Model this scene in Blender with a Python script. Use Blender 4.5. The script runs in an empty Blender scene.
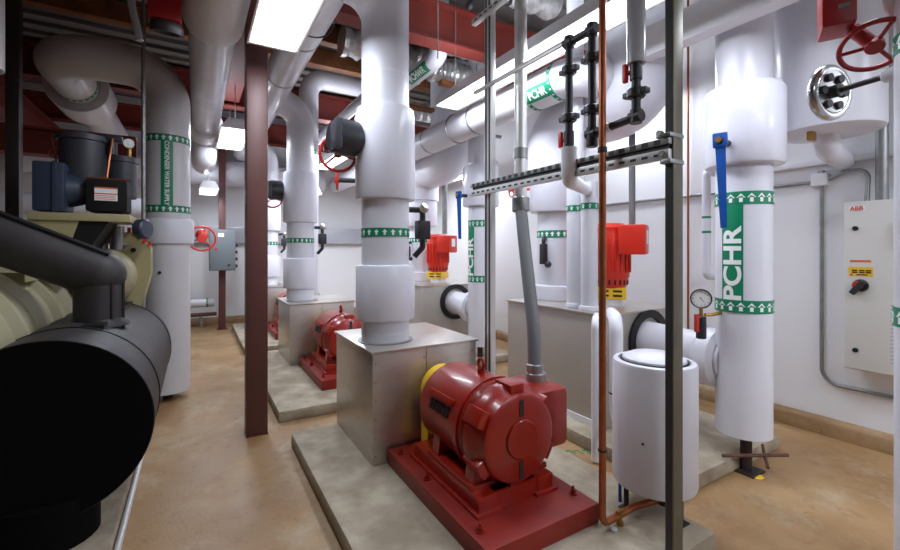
import bpy, bmesh, math, random
from mathutils import Vector, Matrix
random.seed(4)
PI = math.pi
S = bpy.context.scene
C = S.collection
R = math.radians

# ------------------------------------------------------------------ materials
def rgb(r, g, b):
    f = lambda c: ((c/255+.055)/1.055)**2.4 if c > 10 else c/255/12.92
    return (f(r), f(g), f(b), 1)

def mat(name, col, rough=.5, metal=0, var=0.0, vscale=6, bump=0.0, bscale=30, coat=0, stretch=None, col2=None):
    m = bpy.data.materials.new(name); m.use_nodes = True
    n, l = m.node_tree.nodes, m.node_tree.links
    b = n['Principled BSDF']
    b.inputs['Base Color'].default_value = col
    b.inputs['Roughness'].default_value = rough
    b.inputs['Metallic'].default_value = metal
    b.inputs['Coat Weight'].default_value = coat
    tc = n.new('ShaderNodeTexCoord'); mp = n.new('ShaderNodeMapping')
    l.new(tc.outputs['Object'], mp.inputs[0])
    if stretch: mp.inputs['Scale'].default_value = stretch
    if var or col2:
        t = n.new('ShaderNodeTexNoise'); t.inputs['Scale'].default_value = vscale; t.inputs['Detail'].default_value = 5
        l.new(mp.outputs[0], t.inputs[0])
        cr = n.new('ShaderNodeValToRGB')
        cr.color_ramp.elements[0].position = .35; cr.color_ramp.elements[1].position = .68
        c2 = col2 or tuple(c*(1-var) for c in col[:3]) + (1,)
        cr.color_ramp.elements[0].color = c2
        cr.color_ramp.elements[1].color = col
        l.new(t.outputs['Fac'], cr.inputs[0]); l.new(cr.outputs[0], b.inputs['Base Color'])
    if bump:
        t2 = n.new('ShaderNodeTexNoise'); t2.inputs['Scale'].default_value = bscale; t2.inputs['Detail'].default_value = 3
        l.new(mp.outputs[0], t2.inputs[0])
        bp = n.new('ShaderNodeBump'); bp.inputs['Strength'].default_value = bump; bp.inputs['Distance'].default_value = .02
        l.new(t2.outputs['Fac'], bp.inputs['Height']); l.new(bp.outputs[0], b.inputs['Normal'])
    return m

def emis(name, col, s):
    m = bpy.data.materials.new(name); m.use_nodes = True
    b = m.node_tree.nodes['Principled BSDF']
    b.inputs['Base Color'].default_value = (.9, .9, .9, 1)
    b.inputs['Emission Color'].default_value = col
    b.inputs['Emission Strength'].default_value = s
    return m

M = {}
M['jacket'] = mat('white_pipe_jacket', rgb(221, 221, 229), .3, var=.05, vscale=3, bump=.06, bscale=5)
M['jacket2'] = mat('white_valve_jacket', rgb(223, 223, 233), .26, bump=.2, bscale=7)
M['grey_jacket'] = mat('aged_pipe_jacket', rgb(212, 210, 212), .28, var=.08, vscale=3, bump=.12, bscale=5)
M['silver'] = mat('silver_pipe_jacket', rgb(226, 226, 234), .24, metal=.15, var=.12, vscale=4, bump=.12, bscale=7)
M['foil'] = mat('crinkled_foil', rgb(226, 224, 222), .28, metal=.5, var=.45, vscale=9, bump=1.0, bscale=14)
M['pvc'] = mat('white_plastic_pipe', rgb(226, 226, 232), .3)
M['greypvc'] = mat('grey_translucent_pipe', rgb(180, 182, 190), .2)
M['black_pl'] = mat('black_plastic', rgb(42, 43, 48), .42)
M['black_foam'] = mat('black_foam_insulation', rgb(20, 18, 18), .75, var=.3, vscale=8)
M['barrel_end'] = mat('black_barrel_end', rgb(9, 8, 8), .9)
M['grey_foam'] = mat('dark_grey_foam_insulation', rgb(62, 58, 58), .52, var=.25, vscale=5, bump=.2, bscale=9)
M['seam'] = mat('black_seam_tape', rgb(28, 26, 26), .5)
M['beige'] = mat('beige_machine_paint', rgb(168, 160, 128), .38, var=.1, vscale=3)
M['tan'] = mat('tan_machine_paint', rgb(170, 160, 116), .45)
M['navy'] = mat('navy_motor_paint', rgb(48, 58, 76), .42)
M['canister'] = mat('charcoal_canister_paint', rgb(58, 58, 66), .45)
M['copper'] = mat('copper_tube', rgb(178, 104, 66), .36, metal=.65, var=.3, vscale=9)
M['alu'] = mat('stainless_sheet', rgb(208, 202, 194), .34, metal=.8, var=.10, vscale=5, bump=.03, bscale=20, stretch=(1, 1, 4))
M['alu_dull'] = mat('dull_sheet_metal', rgb(190, 184, 176), .48, metal=.45, var=.06, vscale=4)
M['galv'] = mat('galvanised_steel', rgb(158, 160, 158), .38, metal=.6, var=.2, vscale=14)
M['rail'] = mat('bright_galvanised_rail', rgb(212, 212, 210), .35, metal=.4)
M['post'] = mat('weathered_post_steel', rgb(112, 108, 94), .45, metal=.4, var=.15, vscale=10)
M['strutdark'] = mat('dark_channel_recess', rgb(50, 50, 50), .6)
M['flexgrey'] = mat('grey_flexible_conduit', rgb(112, 113, 116), .5)
M['chrome'] = mat('stainless_wheel', rgb(190, 190, 190), .22, metal=.95)
M['red'] = mat('dark_red_enamel', rgb(156, 32, 17), .3, var=.2, vscale=7, coat=.25, bump=.03, bscale=40)
M['redbase'] = mat('red_base_paint', rgb(140, 30, 18), .42, var=.18, vscale=6)
M['redmotor'] = mat('bright_red_motor_paint', rgb(214, 48, 30), .35)
M['redhw'] = mat('red_handwheel_paint', rgb(196, 48, 36), .4)
M['crimson'] = mat('crimson_gear_paint', rgb(150, 18, 22), .4)
M['primer'] = mat('brown_column_primer', rgb(94, 54, 48), .45, var=.1, vscale=3)
M['beam'] = mat('red_oxide_beam_paint', rgb(116, 40, 30), .55, var=.16, vscale=4)
M['joist'] = mat('rust_orange_joist', rgb(150, 92, 48), .6, var=.4, vscale=5)
M['yellow'] = mat('yellow_guard_paint', rgb(236, 190, 40), .45)
M['orange'] = mat('orange_sticker', rgb(222, 96, 52), .5)
M['green'] = mat('green_marking_tape', rgb(0, 128, 88), .4)
M['white'] = mat('white_marking', rgb(236, 240, 238), .45)
M['blue'] = mat('blue_lever_paint', rgb(24, 84, 168), .35)
M['panel'] = mat('pale_grey_cabinet', rgb(216, 214, 208), .4)
M['greybox'] = mat('grey_control_box', rgb(108, 116, 120), .45)
M['black'] = mat('black_rubber', rgb(18, 18, 20), .5)
M['steelleg'] = mat('dark_steel_leg', rgb(46, 38, 38), .55)
M['rust'] = mat('rusty_iron', rgb(104, 66, 48), .7, var=.4, vscale=20)
M['fixture'] = mat('white_fixture_enamel', rgb(226, 226, 228), .35)
M['glow'] = emis('lit_diffuser', (1, .985, .99, 1), 5)
M['brass'] = mat('brass_fitting', rgb(170, 130, 66), .35, metal=.8)
M['concrete'] = mat('concrete_pad', rgb(180, 168, 148), .8, vscale=5, bump=.3, bscale=40, col2=rgb(142, 128, 108))
M['deck'] = mat('roof_deck', rgb(122, 114, 108), .6, var=.25, vscale=2)
M['dial'] = mat('gauge_dial', rgb(232, 232, 228), .4)

def floor_mat():
    m = bpy.data.materials.new('tan_worn_floor'); m.use_nodes = True
    n, l = m.node_tree.nodes, m.node_tree.links
    b = n['Principled BSDF']
    tc = n.new('ShaderNodeTexCoord')
    def noise(sc, det, rough=.55):
        t = n.new('ShaderNodeTexNoise'); t.inputs['Scale'].default_value = sc; t.inputs['Detail'].default_value = det
        t.inputs['Roughness'].default_value = rough
        l.new(tc.outputs['Object'], t.inputs[0]); return t
    def ramp(src, p0, p1, c0, c1):
        r = n.new('ShaderNodeValToRGB'); r.color_ramp.elements[0].position = p0; r.color_ramp.elements[1].position = p1
        r.color_ramp.elements[0].color = c0; r.color_ramp.elements[1].color = c1
        l.new(src, r.inputs[0]); return r
    a = ramp(noise(1.4, 8).outputs['Fac'], .35, .7, rgb(140, 106, 68), rgb(168, 136, 96))
    w = ramp(noise(2.6, 10, .7).outputs['Fac'], .52, .72, (0, 0, 0, 1), (1, 1, 1, 1))
    mx = n.new('ShaderNodeMixRGB'); l.new(w.outputs[0], mx.inputs[0]); l.new(a.outputs[0], mx.inputs[1])
    mx.inputs[2].default_value = rgb(172, 154, 126)
    d = ramp(noise(9, 6, .7).outputs['Fac'], .54, .74, (0, 0, 0, 1), (.6, .6, .6, 1))
    m2 = n.new('ShaderNodeMixRGB'); l.new(d.outputs[0], m2.inputs[0]); l.new(mx.outputs[0], m2.inputs[1])
    m2.inputs[2].default_value = rgb(104, 76, 50)
    l.new(m2.outputs[0], b.inputs['Base Color'])
    rr = ramp(noise(3, 5).outputs['Fac'], .3, .7, (.36, .36, .36, 1), (.62, .62, .62, 1))
    l.new(rr.outputs[0], b.inputs['Roughness'])
    bp = n.new('ShaderNodeBump'); bp.inputs['Strength'].default_value = .12; bp.inputs['Distance'].default_value = .01
    l.new(noise(60, 3).outputs['Fac'], bp.inputs['Height']); l.new(bp.outputs[0], b.inputs['Normal'])
    return m
M['floor'] = floor_mat()

def wall_mat(name, rot):
    m = bpy.data.materials.new(name); m.use_nodes = True
    n, l = m.node_tree.nodes, m.node_tree.links
    b = n['Principled BSDF']; b.inputs['Base Color'].default_value = rgb(234, 234, 236); b.inputs['Roughness'].default_value = .5
    tc = n.new('ShaderNodeTexCoord'); mp = n.new('ShaderNodeMapping'); mp.inputs['Rotation'].default_value = rot
    l.new(tc.outputs['Object'], mp.inputs[0])
    br = n.new('ShaderNodeTexBrick'); br.inputs['Scale'].default_value = 1
    br.inputs['Color1'].default_value = (1, 1, 1, 1); br.inputs['Color2'].default_value = (1, 1, 1, 1); br.inputs['Mortar'].default_value = (0, 0, 0, 1)
    br.inputs['Brick Width'].default_value = .8; br.inputs['Row Height'].default_value = .4; br.inputs['Mortar Size'].default_value = .006
    l.new(mp.outputs[0], br.inputs[0])
    bp = n.new('ShaderNodeBump'); bp.inputs['Strength'].default_value = .25; bp.inputs['Distance'].default_value = .01
    l.new(br.outputs['Color'], bp.inputs['Height']); l.new(bp.outputs[0], b.inputs['Normal'])
    return m
for k in ('barrel_end', 'grey_foam', 'black_foam', 'seam'): M[k].node_tree.nodes['Principled BSDF'].inputs['Specular IOR Level'].default_value = .12 if k == 'barrel_end' else .3
M['wall_yz'] = wall_mat('painted_block_wall_side', (PI/2, 0, PI/2))
M['wall_xz'] = wall_mat('painted_block_wall_end', (PI/2, 0, 0))
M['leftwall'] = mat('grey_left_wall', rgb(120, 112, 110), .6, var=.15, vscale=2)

# ------------------------------------------------------------------ mesh builder
ORG = {}
def origin_of(o):
    return ORG.get(o.name, Vector((0, 0, 0)))

class MB:
    def __init__(s): s.bm = bmesh.new(); s.mi = 0
    def _f(s, vs):
        try:
            f = s.bm.faces.new(vs); f.material_index = s.mi; f.smooth = True; return f
        except ValueError: return None
    def box(s, x0, x1, y0, y1, z0, z1, bev=0, M4=None):
        vs = [s.bm.verts.new((x, y, z)) for x in (x0, x1) for y in (y0, y1) for z in (z0, z1)]
        fs = [s._f([vs[i] for i in q]) for q in ((0,1,3,2),(4,6,7,5),(0,4,5,1),(2,3,7,6),(0,2,6,4),(1,5,7,3))]
        geo = set(vs)
        if bev:
            es = list({e for f in fs for e in f.edges})
            r = bmesh.ops.bevel(s.bm, geom=es, offset=bev, segments=2, profile=.6, affect='EDGES')
            for f in r['faces']: f.material_index = s.mi; f.smooth = True
            geo = {v for v in vs if v.is_valid} | set(r['verts'])
        if M4 is not None:
            bmesh.ops.transform(s.bm, matrix=M4, verts=list(geo))
        return s
    def _frame(s, d):
        d = Vector(d).normalized()
        a = Vector((0, 0, 1)) if abs(d.z) < .9 else Vector((1, 0, 0))
        u = d.cross(a).normalized(); v = d.cross(u).normalized()
        return d, u, v
    def lathe(s, prof, p0, axis=(0, 0, 1), seg=32):
        p0 = Vector(p0); d, u, v = s._frame(axis); rings = []
        for r, t in prof:
            if r <= 1e-6: rings.append([s.bm.verts.new(p0+d*t)])
            else: rings.append([s.bm.verts.new(p0+d*t+(u*math.cos(2*PI*i/seg)+v*math.sin(2*PI*i/seg))*r) for i in range(seg)])
        for a, b in zip(rings, rings[1:]):
            for i in range(seg):
                j = (i+1) % seg
                if len(a) == 1 and len(b) == 1: break
                if len(a) == 1: s._f([a[0], b[j], b[i]])
                elif len(b) == 1: s._f([a[i], a[j], b[0]])
                else: s._f([a[i], a[j], b[j], b[i]])
        return s
    def cyl(s, p0, p1, r, seg=24, r2=None, bev=0):
        p0, p1 = Vector(p0), Vector(p1); h = (p1-p0).length; r2 = r if r2 is None else r2
        if bev: prof = [(0, 0), (r-bev, 0), (r, bev), (r2, h-bev), (r2-bev, h), (0, h)]
        else: prof = [(0, 0), (r, 0), (r2, h), (0, h)]
        return s.lathe(prof, p0, p1-p0, seg)
    def ring(s, p0, axis, r0, r1, h, seg=32):
        return s.lathe([(r0, 0), (r1, 0), (r1, h), (r0, h), (r0, 0)], p0, axis, seg)
    def tube(s, pts, r, seg=20, fil=0, n=8, caps=True):
        P = [Vector(p) for p in pts]; path = [P[0]]
        for i in range(1, len(P)-1):
            a, b, c = P[i-1], P[i], P[i+1]
            d0 = (a-b).normalized(); d1 = (c-b).normalized()
            ang = d0.angle(d1)
            if fil <= 0 or ang > PI-.02: path.append(b); continue
            t = min(fil/math.tan(ang/2), .49*(a-b).length if i > 1 else .98*(a-b).length, .49*(c-b).length if i < len(P)-2 else .98*(c-b).length)
            rad = t*math.tan(ang/2)
            cen = b+(d0+d1).normalized()*(rad/math.sin(ang/2))
            s0 = b+d0*t-cen; s1 = b+d1*t-cen
            tot = s0.angle(s1); ax = s0.cross(s1).normalized()
            for k in range(n+1):
                path.append(cen+Matrix.Rotation(tot*k/n, 3, ax) @ s0)
        path.append(P[-1])
        path = [p for i, p in enumerate(path) if i == 0 or (p-path[i-1]).length > 1e-5]
        tg = []
        for i in range(len(path)):
            if i == 0: t = path[1]-path[0]
            elif i == len(path)-1: t = path[-1]-path[-2]
            else: t = (path[i]-path[i-1]).normalized()+(path[i+1]-path[i]).normalized()
            tg.append(t.normalized())
        _, u, _ = s._frame(tg[0]); rings = []
        for i, p in enumerate(path):
            if i: u = tg[i-1].rotation_difference(tg[i]) @ u
            u = (u-tg[i]*u.dot(tg[i])).normalized(); v = tg[i].cross(u)
            k = 1.0
            if 0 < i < len(path)-1:
                k = 1/max(.6, math.cos((path[i]-path[i-1]).angle(path[i+1]-path[i])/2)) if fil <= 0 else 1
            rings.append([s.bm.verts.new(p+(u*math.cos(2*PI*j/seg)+v*math.sin(2*PI*j/seg))*r*k) for j in range(seg)])
        for a, b in zip(rings, rings[1:]):
            for i in range(seg):
                j = (i+1) % seg; s._f([a[i], a[j], b[j], b[i]])
        if caps: s._f(rings[0][::-1]); s._f(rings[-1])
        return s
    def torus(s, c, axis, Rr, r, seg=36, ss=10, a0=0, a1=2*PI):
        c = Vector(c); d, u, v = s._frame(axis); rings = []
        full = abs(a1-a0-2*PI) < 1e-4
        n = seg if full else seg+1
        for i in range(n):
            t = a0+(a1-a0)*i/seg; e = u*math.cos(t)+v*math.sin(t)
            rings.append([s.bm.verts.new(c+e*(Rr+r*math.cos(2*PI*j/ss))+d*r*math.sin(2*PI*j/ss)) for j in range(ss)])
        for i in range(n if full else n-1):
            a, b = rings[i], rings[(i+1) % n]
            for j in range(ss): s._f([a[j], b[j], b[(j+1) % ss], a[(j+1) % ss]])
        return s
    def sphere(s, c, r, sx=1, sy=1, sz=1, seg=24):
        n = seg//2
        prof = [(r*math.sin(PI*i/n), -r*math.cos(PI*i/n)) for i in range(n+1)]
        prof[0] = (0, -r); prof[-1] = (0, r)
        old = set(s.bm.verts)
        s.lathe(prof, (0, 0, 0), (0, 0, 1), seg)
        for v in s.bm.verts:
            if v not in old: v.co = Vector((v.co.x*sx, v.co.y*sy, v.co.z*sz))+Vector(c)
        return s
    def prism(s, poly, axis, a, b):
        """poly in the plane normal to axis ('x','y','z'), from a to b along it"""
        def P(p, t):
            return {'x': (t, p[0], p[1]), 'y': (p[0], t, p[1]), 'z': (p[0], p[1], t)}[axis]
        A = [s.bm.verts.new(P(p, a)) for p in poly]; B = [s.bm.verts.new(P(p, b)) for p in poly]
        s._f(A[::-1]); s._f(B)
        for i in range(len(poly)):
            j = (i+1) % len(poly); s._f([A[i], A[j], B[j], B[i]])
        return s
    def poly(s, pts):
        s._f([s.bm.verts.new(p) for p in pts]); return s
    def build(s, name, m, parent=None, ang=38):
        bmesh.ops.recalc_face_normals(s.bm, faces=s.bm.faces)
        me = bpy.data.meshes.new(name)
        org = origin_of(parent) if parent else Vector((0, 0, 0))
        if parent: bmesh.ops.translate(s.bm, verts=s.bm.verts, vec=-org)
        s.bm.to_mesh(me); s.bm.free()
        for k in (m if isinstance(m, (list, tuple)) else [m]): me.materials.append(M[k])
        me.set_sharp_from_angle(angle=R(ang))
        o = bpy.data.objects.new(name, me); C.objects.link(o)
        if parent: o.parent = parent; ORG[o.name] = org
        else:
            # put the origin at the middle of the base
            xs = [v.co for v in me.vertices]
            c = Vector(((min(v.x for v in xs)+max(v.x for v in xs))/2, (min(v.y for v in xs)+max(v.y for v in xs))/2, min(v.z for v in xs)))
            me.transform(Matrix.Translation(-c)); o.location = c; ORG[o.name] = c
        return o

def thing(name, label, cat, loc, group=None):
    o = bpy.data.objects.new(name, None); C.objects.link(o); o.empty_display_size = .1
    o.location = loc; o['label'] = label; o['category'] = cat
    if group: o['group'] = group
    ORG[o.name] = Vector(loc); return o
def tag(o, label, cat, group=None):
    o['label'] = label; o['category'] = cat
    if group: o['group'] = group
    return o
def struct(o): o['kind'] = 'structure'; return o
def dup(root, d, label, group=None):
    r = root.copy(); C.objects.link(r); r.location = root.location+Vector(d); r['label'] = label
    if group: r['group'] = group
    for ch in list(root.children):
        c = ch.copy(); C.objects.link(c); c.parent = r
        for g in list(ch.children):
            e = g.copy(); C.objects.link(e); e.parent = c
    return r

# -------------------------------------------------- tapes and lettering wrapped on pipes
def text_bm(txt, size, bold=.0):
    cu = bpy.data.curves.new('t', 'FONT'); cu.body = txt; cu.size = size; cu.align_x = 'CENTER'; cu.align_y = 'CENTER'; cu.offset = bold
    o = bpy.data.objects.new('t', cu); C.objects.link(o)
    dg = bpy.context.evaluated_depsgraph_get(); dg.update()
    me = bpy.data.meshes.new_from_object(o.evaluated_get(dg))
    bm = bmesh.new(); bm.from_mesh(me)
    bpy.data.objects.remove(o); bpy.data.curves.remove(cu); bpy.data.meshes.remove(me)
    return bm
def flat_text(mb, txt, size, fn, bold=.0, cut=0, fit=0):
    """letters laid through fn(x, y) -> 3d point into builder mb"""
    bm = text_bm(txt, size, bold)
    xs = [v.co.x for v in bm.verts]; ys = [v.co.y for v in bm.verts]
    mx, my = (min(xs)+max(xs))/2, (min(ys)+max(ys))/2; kx = fit/(max(xs)-min(xs)) if fit else 1
    for v in bm.verts: v.co = ((v.co.x-mx)*kx, v.co.y-my, 0)
    if cut:
        ys = [v.co.y for v in bm.verts]; y = min(ys)+cut
        while y < max(ys):
            g = list(bm.verts)+list(bm.edges)+list(bm.faces)
            bmesh.ops.bisect_plane(bm, geom=g, plane_co=(0, y, 0), plane_no=(0, 1, 0)); y += cut
    mp = {v: mb.bm.verts.new(fn(v.co.x, v.co.y)) for v in bm.verts}
    for f in bm.faces: mb._f([mp[v] for v in f.verts])
    bm.free()

def axis_matrix(p0, d):
    d = Vector(d).normalized()
    if abs(d.z) > .99: return Matrix.Translation(p0)
    return Matrix.Translation(p0) @ d.to_track_quat('Z', 'Y').to_matrix().to_4x4()

def tape(parent, p0, d, r, bands, label=None, name='marking_tape', narrow=False, arrow=.055):
    """bands: list of (t, width); label: (text, t0, t1, width, phi, size). Material 0 green, 1 white"""
    A = axis_matrix(Vector(p0), d); mb = MB(); e = .004
    def W(phi, t, k): return A @ Vector(((r+k)*math.cos(phi), (r+k)*math.sin(phi), t))
    seg = 48
    for t, w in bands:
        rings = []
        for (k, tt) in ((.0005, t-w/2), (e, t-w/2), (e, t+w/2), (.0005, t+w/2)):
            rings.append([mb.bm.verts.new(W(2*PI*i/seg, tt, k)) for i in range(seg)])
        for a, b in zip(rings, rings[1:]):
            for i in range(seg): mb._f([a[i], a[(i+1) % seg], b[(i+1) % seg], b[i]])
        mb.mi = 1
        n = max(8, int(2*PI*r/arrow))
        for i in range(n):
            c = 2*PI*i/n; hw = w*.30/r; sw = w*.12/r
            for pl in ([(-hw, 0), (hw, 0), (0, w*.34)], [(-sw, -w*.34), (sw, -w*.34), (sw, 0), (-sw, 0)]):
                mb.poly([W(c+x, t+y, e+.001) for x, y in pl])
        mb.mi = 0
    if label:
        txt, t0, t1, w, phi, size = label
        if isinstance(phi, tuple):
            q3 = A.to_3x3().inverted() @ Vector(phi); phi = math.atan2(q3.y, q3.x)
        q = 10; hw = w/2/r
        L = [[mb.bm.verts.new(W(phi-hw+2*hw*i/q, tt, e*.8)) for i in range(q+1)] for tt in (t0, t1)]
        for i in range(q): mb._f([L[0][i], L[0][i+1], L[1][i+1], L[1][i]])
        mb.mi = 1
        sg = -1 if len(txt) > 9 else 1      # the long label reads downwards
        flat_text(mb, txt, size, lambda x, y: W(phi-y*sg/r, (t0+t1)/2-(.05 if (t1-t0) > .6 and len(txt) < 9 else 0)+x*sg, e+.0015), bold=size*.03, cut=.02, fit=(t1-t0)*(.74 if len(txt) < 9 else .93))
        mb.mi = 0
    o = mb.build(name, ['green', 'white'], parent, ang=60); o['label'] = 'green marking tape with white print'
    return o

def handwheel(parent, c, axis, Rr, r, m, name='handwheel', spokes=3, hub=.03, cup=.0, ph=.3):
    c = Vector(c); mb = MB(); mb.torus(c, axis, Rr, r)
    d, u, v = mb._frame(axis)
    for k in range(spokes):
        t = ph+2*PI*k/spokes; e = u*math.cos(t)+v*math.sin(t)
        mb.tube([c+d*cup+e*hub*.6, c+e*Rr], r*.75, 8)
    mb.cyl(c+d*(cup-.02), c+d*(cup+.025), hub, 16, bev=.005)
    return mb.build(name, m, parent)

# ================================================================== ROOM
HC = 4.35
XL, XR, YF, YB = -3.4, 4.42, -2.6, 9.9
struct(MB().box(XL, XR, YF, YB, -.1, 0).build('floor', 'floor'))
cb = MB().box(XL, XR, YF, YB, HC, HC+.1)
y = YF+.2
while y < YB-.3:
    cb.box(XL, XR, y, y+.12, HC-.05, HC); y += .3
struct(cb.build('ceiling', 'deck'))
struct(MB().box(XR, XR+.15, YF, YB, -.1, HC+.1).build('wall_right', 'wall_yz'))
struct(MB().box(XL, XR, YB, YB+.15, -.1, HC+.1).build('wall_back', 'wall_xz'))
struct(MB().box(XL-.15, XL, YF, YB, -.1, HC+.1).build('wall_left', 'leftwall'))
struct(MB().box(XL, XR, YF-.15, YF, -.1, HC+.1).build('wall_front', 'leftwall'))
struct(MB().prism([(XR, 0), (XR-.05, 0), (XR-.05, .10), (XR-.03, .13), (XR, .14)], 'y', YF, YB).build('baseboard_right', 'floor'))
struct(MB().prism([(YB, 0), (YB-.05, 0), (YB-.05, .10), (YB-.03, .13), (YB, .14)], 'x', XL, XR-.05).build('baseboard_back', 'floor'))

# ------------------------------------------------------------------ concrete pads
def pad(x0, x1, y0, y1, label, h=.1, group='housekeeping pads under the pumps'):
    return tag(MB().box(x0, x1, y0, y1, 0, h, bev=.022).build('concrete_pad', 'concrete'), label, 'concrete pad', group)
pad(.63, 2.226, 1.147, 3.44, 'long concrete pad under the nearest red motor and the white pot feeder')
pad(.62, 2.22, 3.93, 6.42, 'concrete pad under the second red motor, behind the brown column foot')
pad(.60, 2.2, 6.72, 9.1, 'farthest concrete pad beside the aisle near the back wall')
pad(2.52, 3.80, 1.50, 3.46, 'concrete pad below the white pipe marked with green letters, right of the pot feeder')
pad(2.52, 3.72, 4.55, 6.6, 'concrete pad behind the grey conduit, under the farther right-hand pump')
pad(-2.1, -.35, .9, 5.0, 'low concrete pad under the black chiller barrel at left', .08, 'chiller pad')
gm = MB(); gm.mi = 0
for k in range(5):
    gm.box(2.30+.06*k, 2.34+.06*k, 2.32-.03*k, 2.335-.03*k, .0003, .0015)
    gm.box(2.30+.05*k, 2.312+.05*k, 2.29-.03*k, 2.36-.03*k, .0003, .0015)
tag(gm.build('paint_mark', 'green'), 'small green spray paint mark on the floor behind the nearest red base', 'paint mark')

# ================================================================== LEFT ROW PUMP UNITS
def pump_housing(y, label):
    t = thing('pump_housing', label, 'insulated pump housing', (1.38, y+.4, .1), 'stainless pump housings')
    MB().box(.985, 1.79, y, y+.82, .1, .825, bev=.004).build('casing', 'alu', t)
    MB().box(.97, 1.805, y-.015, y+.835, .825, .843, bev=.003).build('lid', 'alu', t)
    sm = MB().box(1.375, 1.379, y-.003, y, .11, .822)
    for z in (.16, .28, .40, .52, .64, .76):
        for x in (1.005, 1.36, 1.755): sm.cyl((x, y-.004, z), (x, y, z), .006, 8)
        sm.cyl((.986, y+.03, z), (.99, y+.03, z), .006, 8)
    sm.build('seam_strip', 'galv', t)
    MB().ring((1.2, y+.31, .843), (0, 0, 1), .17, .20, .006).build('pipe_collar', 'galv', t)
    return t
H1 = pump_housing(2.63, 'stainless steel box behind the nearest red motor, base of the big white pipe')
dup(H1, (0, 2.83, 0), 'stainless steel box behind the second red motor, beyond the near box')
dup(H1, (0, 5.65, 0), 'farthest stainless steel box in the left row, near the back wall')

def make_motor(y0, label):
    """horizontal pump motor, axis along y, front face at y0"""
    cx, cz, r = 1.44, .53, .25
    t = thing('electric_motor', label, 'motor', (cx, y0+.35, .2), 'red pump motors in the left row')
    yb = y0+.70
    MB().lathe([(0, 0), (.10, 0), (.10, .02), (.20, .06), (r, .10), (r, .56), (r-.02, .60), (.2, .63), (.08, .64), (0, .64)], (cx, y0+.10, cz), (0, 1, 0), 40).build('frame', 'red', t)
    # end bell with its raised disc, notches and hub
    e = MB()
    e.lathe([(0, 0), (.205, 0), (.225, .012), (.232, .04), (.245, .075), (r+.012, .10), (r+.012, .15), (r, .16)], (cx, y0, cz), (0, 1, 0), 40)
    e.lathe([(0, -.014), (.095, -.014), (.10, -.008), (.10, .01)], (cx, y0, cz), (0, 1, 0), 28)
    eb = e.build('end_bell', 'red', t)
    sl = MB()
    sl.box(cx-.013, cx+.013, y0-.004, y0+.02, cz+.115, cz+.20); sl.build('bell_slot', 'steelleg', eb)
    MB().box(cx-.013, cx+.013, y0-.004, y0+.02, cz-.205, cz-.115).build('bell_slot', 'steelleg', eb)
    for k in range(6):
        rb = MB(); a = PI/6+k*PI/3
        mm = Matrix.Translation((cx, 0, cz)) @ Matrix.Rotation(a, 4, 'Y')
        rb.box(.205, .272, y0+.03, y0+.17, -.045, .045, bev=.01, M4=mm)
        rb.build('bell_lug', 'red', eb)
    # vents on the left flank
    for k in range(3):
        a = R(196)
        v = MB(); mm = Matrix.Translation((cx, 0, cz)) @ Matrix.Rotation(a, 4, 'Y')
        v.box(r-.02, r+.004, y0+.33+.075*k, y0+.39+.075*k, -.028, .028, M4=mm)
        v.build('air_vent', 'black', t)
    hd = MB(); mm = Matrix.Translation((cx, 0, cz)) @ Matrix.Rotation(R(207), 4, 'Y')
    hd.box(r-.01, r+.03, y0+.31, y0+.57, -.03, .005, bev=.006, M4=mm); hd.build('vent_hood', 'red', t)
    bd = MB(); bd.ring((cx, y0+.225, cz), (0, 1, 0), r-.01, r+.012, .035, 40); bd.build('frame_band', 'red', t)
    # cast feet
    for sx in (-1, 1):
        f = MB()
        for yy in (y0+.10, y0+.46):
            f.prism([(cx+sx*.235, .30), (cx+sx*.12, .30), (cx+sx*.10, .40), (cx+sx*.21, .48)], 'y', yy, yy+.075)
        f.box(min(cx+sx*.10, cx+sx*.25), max(cx+sx*.10, cx+sx*.25), y0+.08, y0+.56, .285, .312, bev=.004)
        f.build('foot', 'red', t)
    # terminal box
    b = MB().box(cx+.16, cx+.445, y0+.10, y0+.46, .36, .70, bev=.04).build('terminal_box', 'red', t)
    MB().cyl((cx+.37, y0+.30, .69), (cx+.37, y0+.30, .75), .062, 20, bev=.008).build('conduit_fitting', 'galv', b)
    l = MB(); l.cyl((cx, y0+.36, cz+r-.02), (cx, y0+.36, cz+r+.03), .022, 12)
    l.torus((cx, y0+.36, cz+r+.055), (1, 0, 0), .028, .010, 20, 8); l.build('lifting_eye', 'red', t)
    return t
def make_base(t, y0, y1):
    MB().box(1.08, 1.785, y0, y1, .1, .2, bev=.008).build('plinth', 'redbase', t)
    for sx in (-1, 1):
        x = 1.43+sx*.19
        rl = MB(); rl.box(x-.075, x+.075, y0+.20, y1-.16, .2, .215, bev=.002)
        rl.box(x-.055, x+.055, y0+.22, y1-.18, .214, .287, bev=.004)
        rl.build('rail', 'red', t)
    MB().box(1.24, 1.62, y0+.225, y0+.24, .2, .285).build('cross_bar', 'red', t)
    for x in (1.13, 1.735):
        for yy in (y0+.13, (y0+y1)/2+.1, y1-.1):
            b = MB(); b.cyl((x, yy, .2), (x, yy, .206), .022, 12); b.cyl((x, yy, .206), (x, yy, .222), .014, 6); b.cyl((x, yy, .22), (x, yy, .24), .007, 8)
            b.build('anchor_bolt', 'redbase', t)
    g = MB(); g.lathe([(.0, 0), (.15, 0), (.15, .09), (.0, .09)], (1.44, y1-.16, .575), (0, 1, 0), 36)
    for sx in (-1, 1):
        g.box(1.43+sx*.13-.012, 1.43+sx*.13+.012, y1-.17, y1-.08, .225, .55)
        x0 = 1.43+sx*.15; g.box(x0-.05, x0+.05, y1-.17, y1-.08, .2, .225, bev=.004)
    g.build('coupling_guard', 'yellow', t)
    return t
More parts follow.
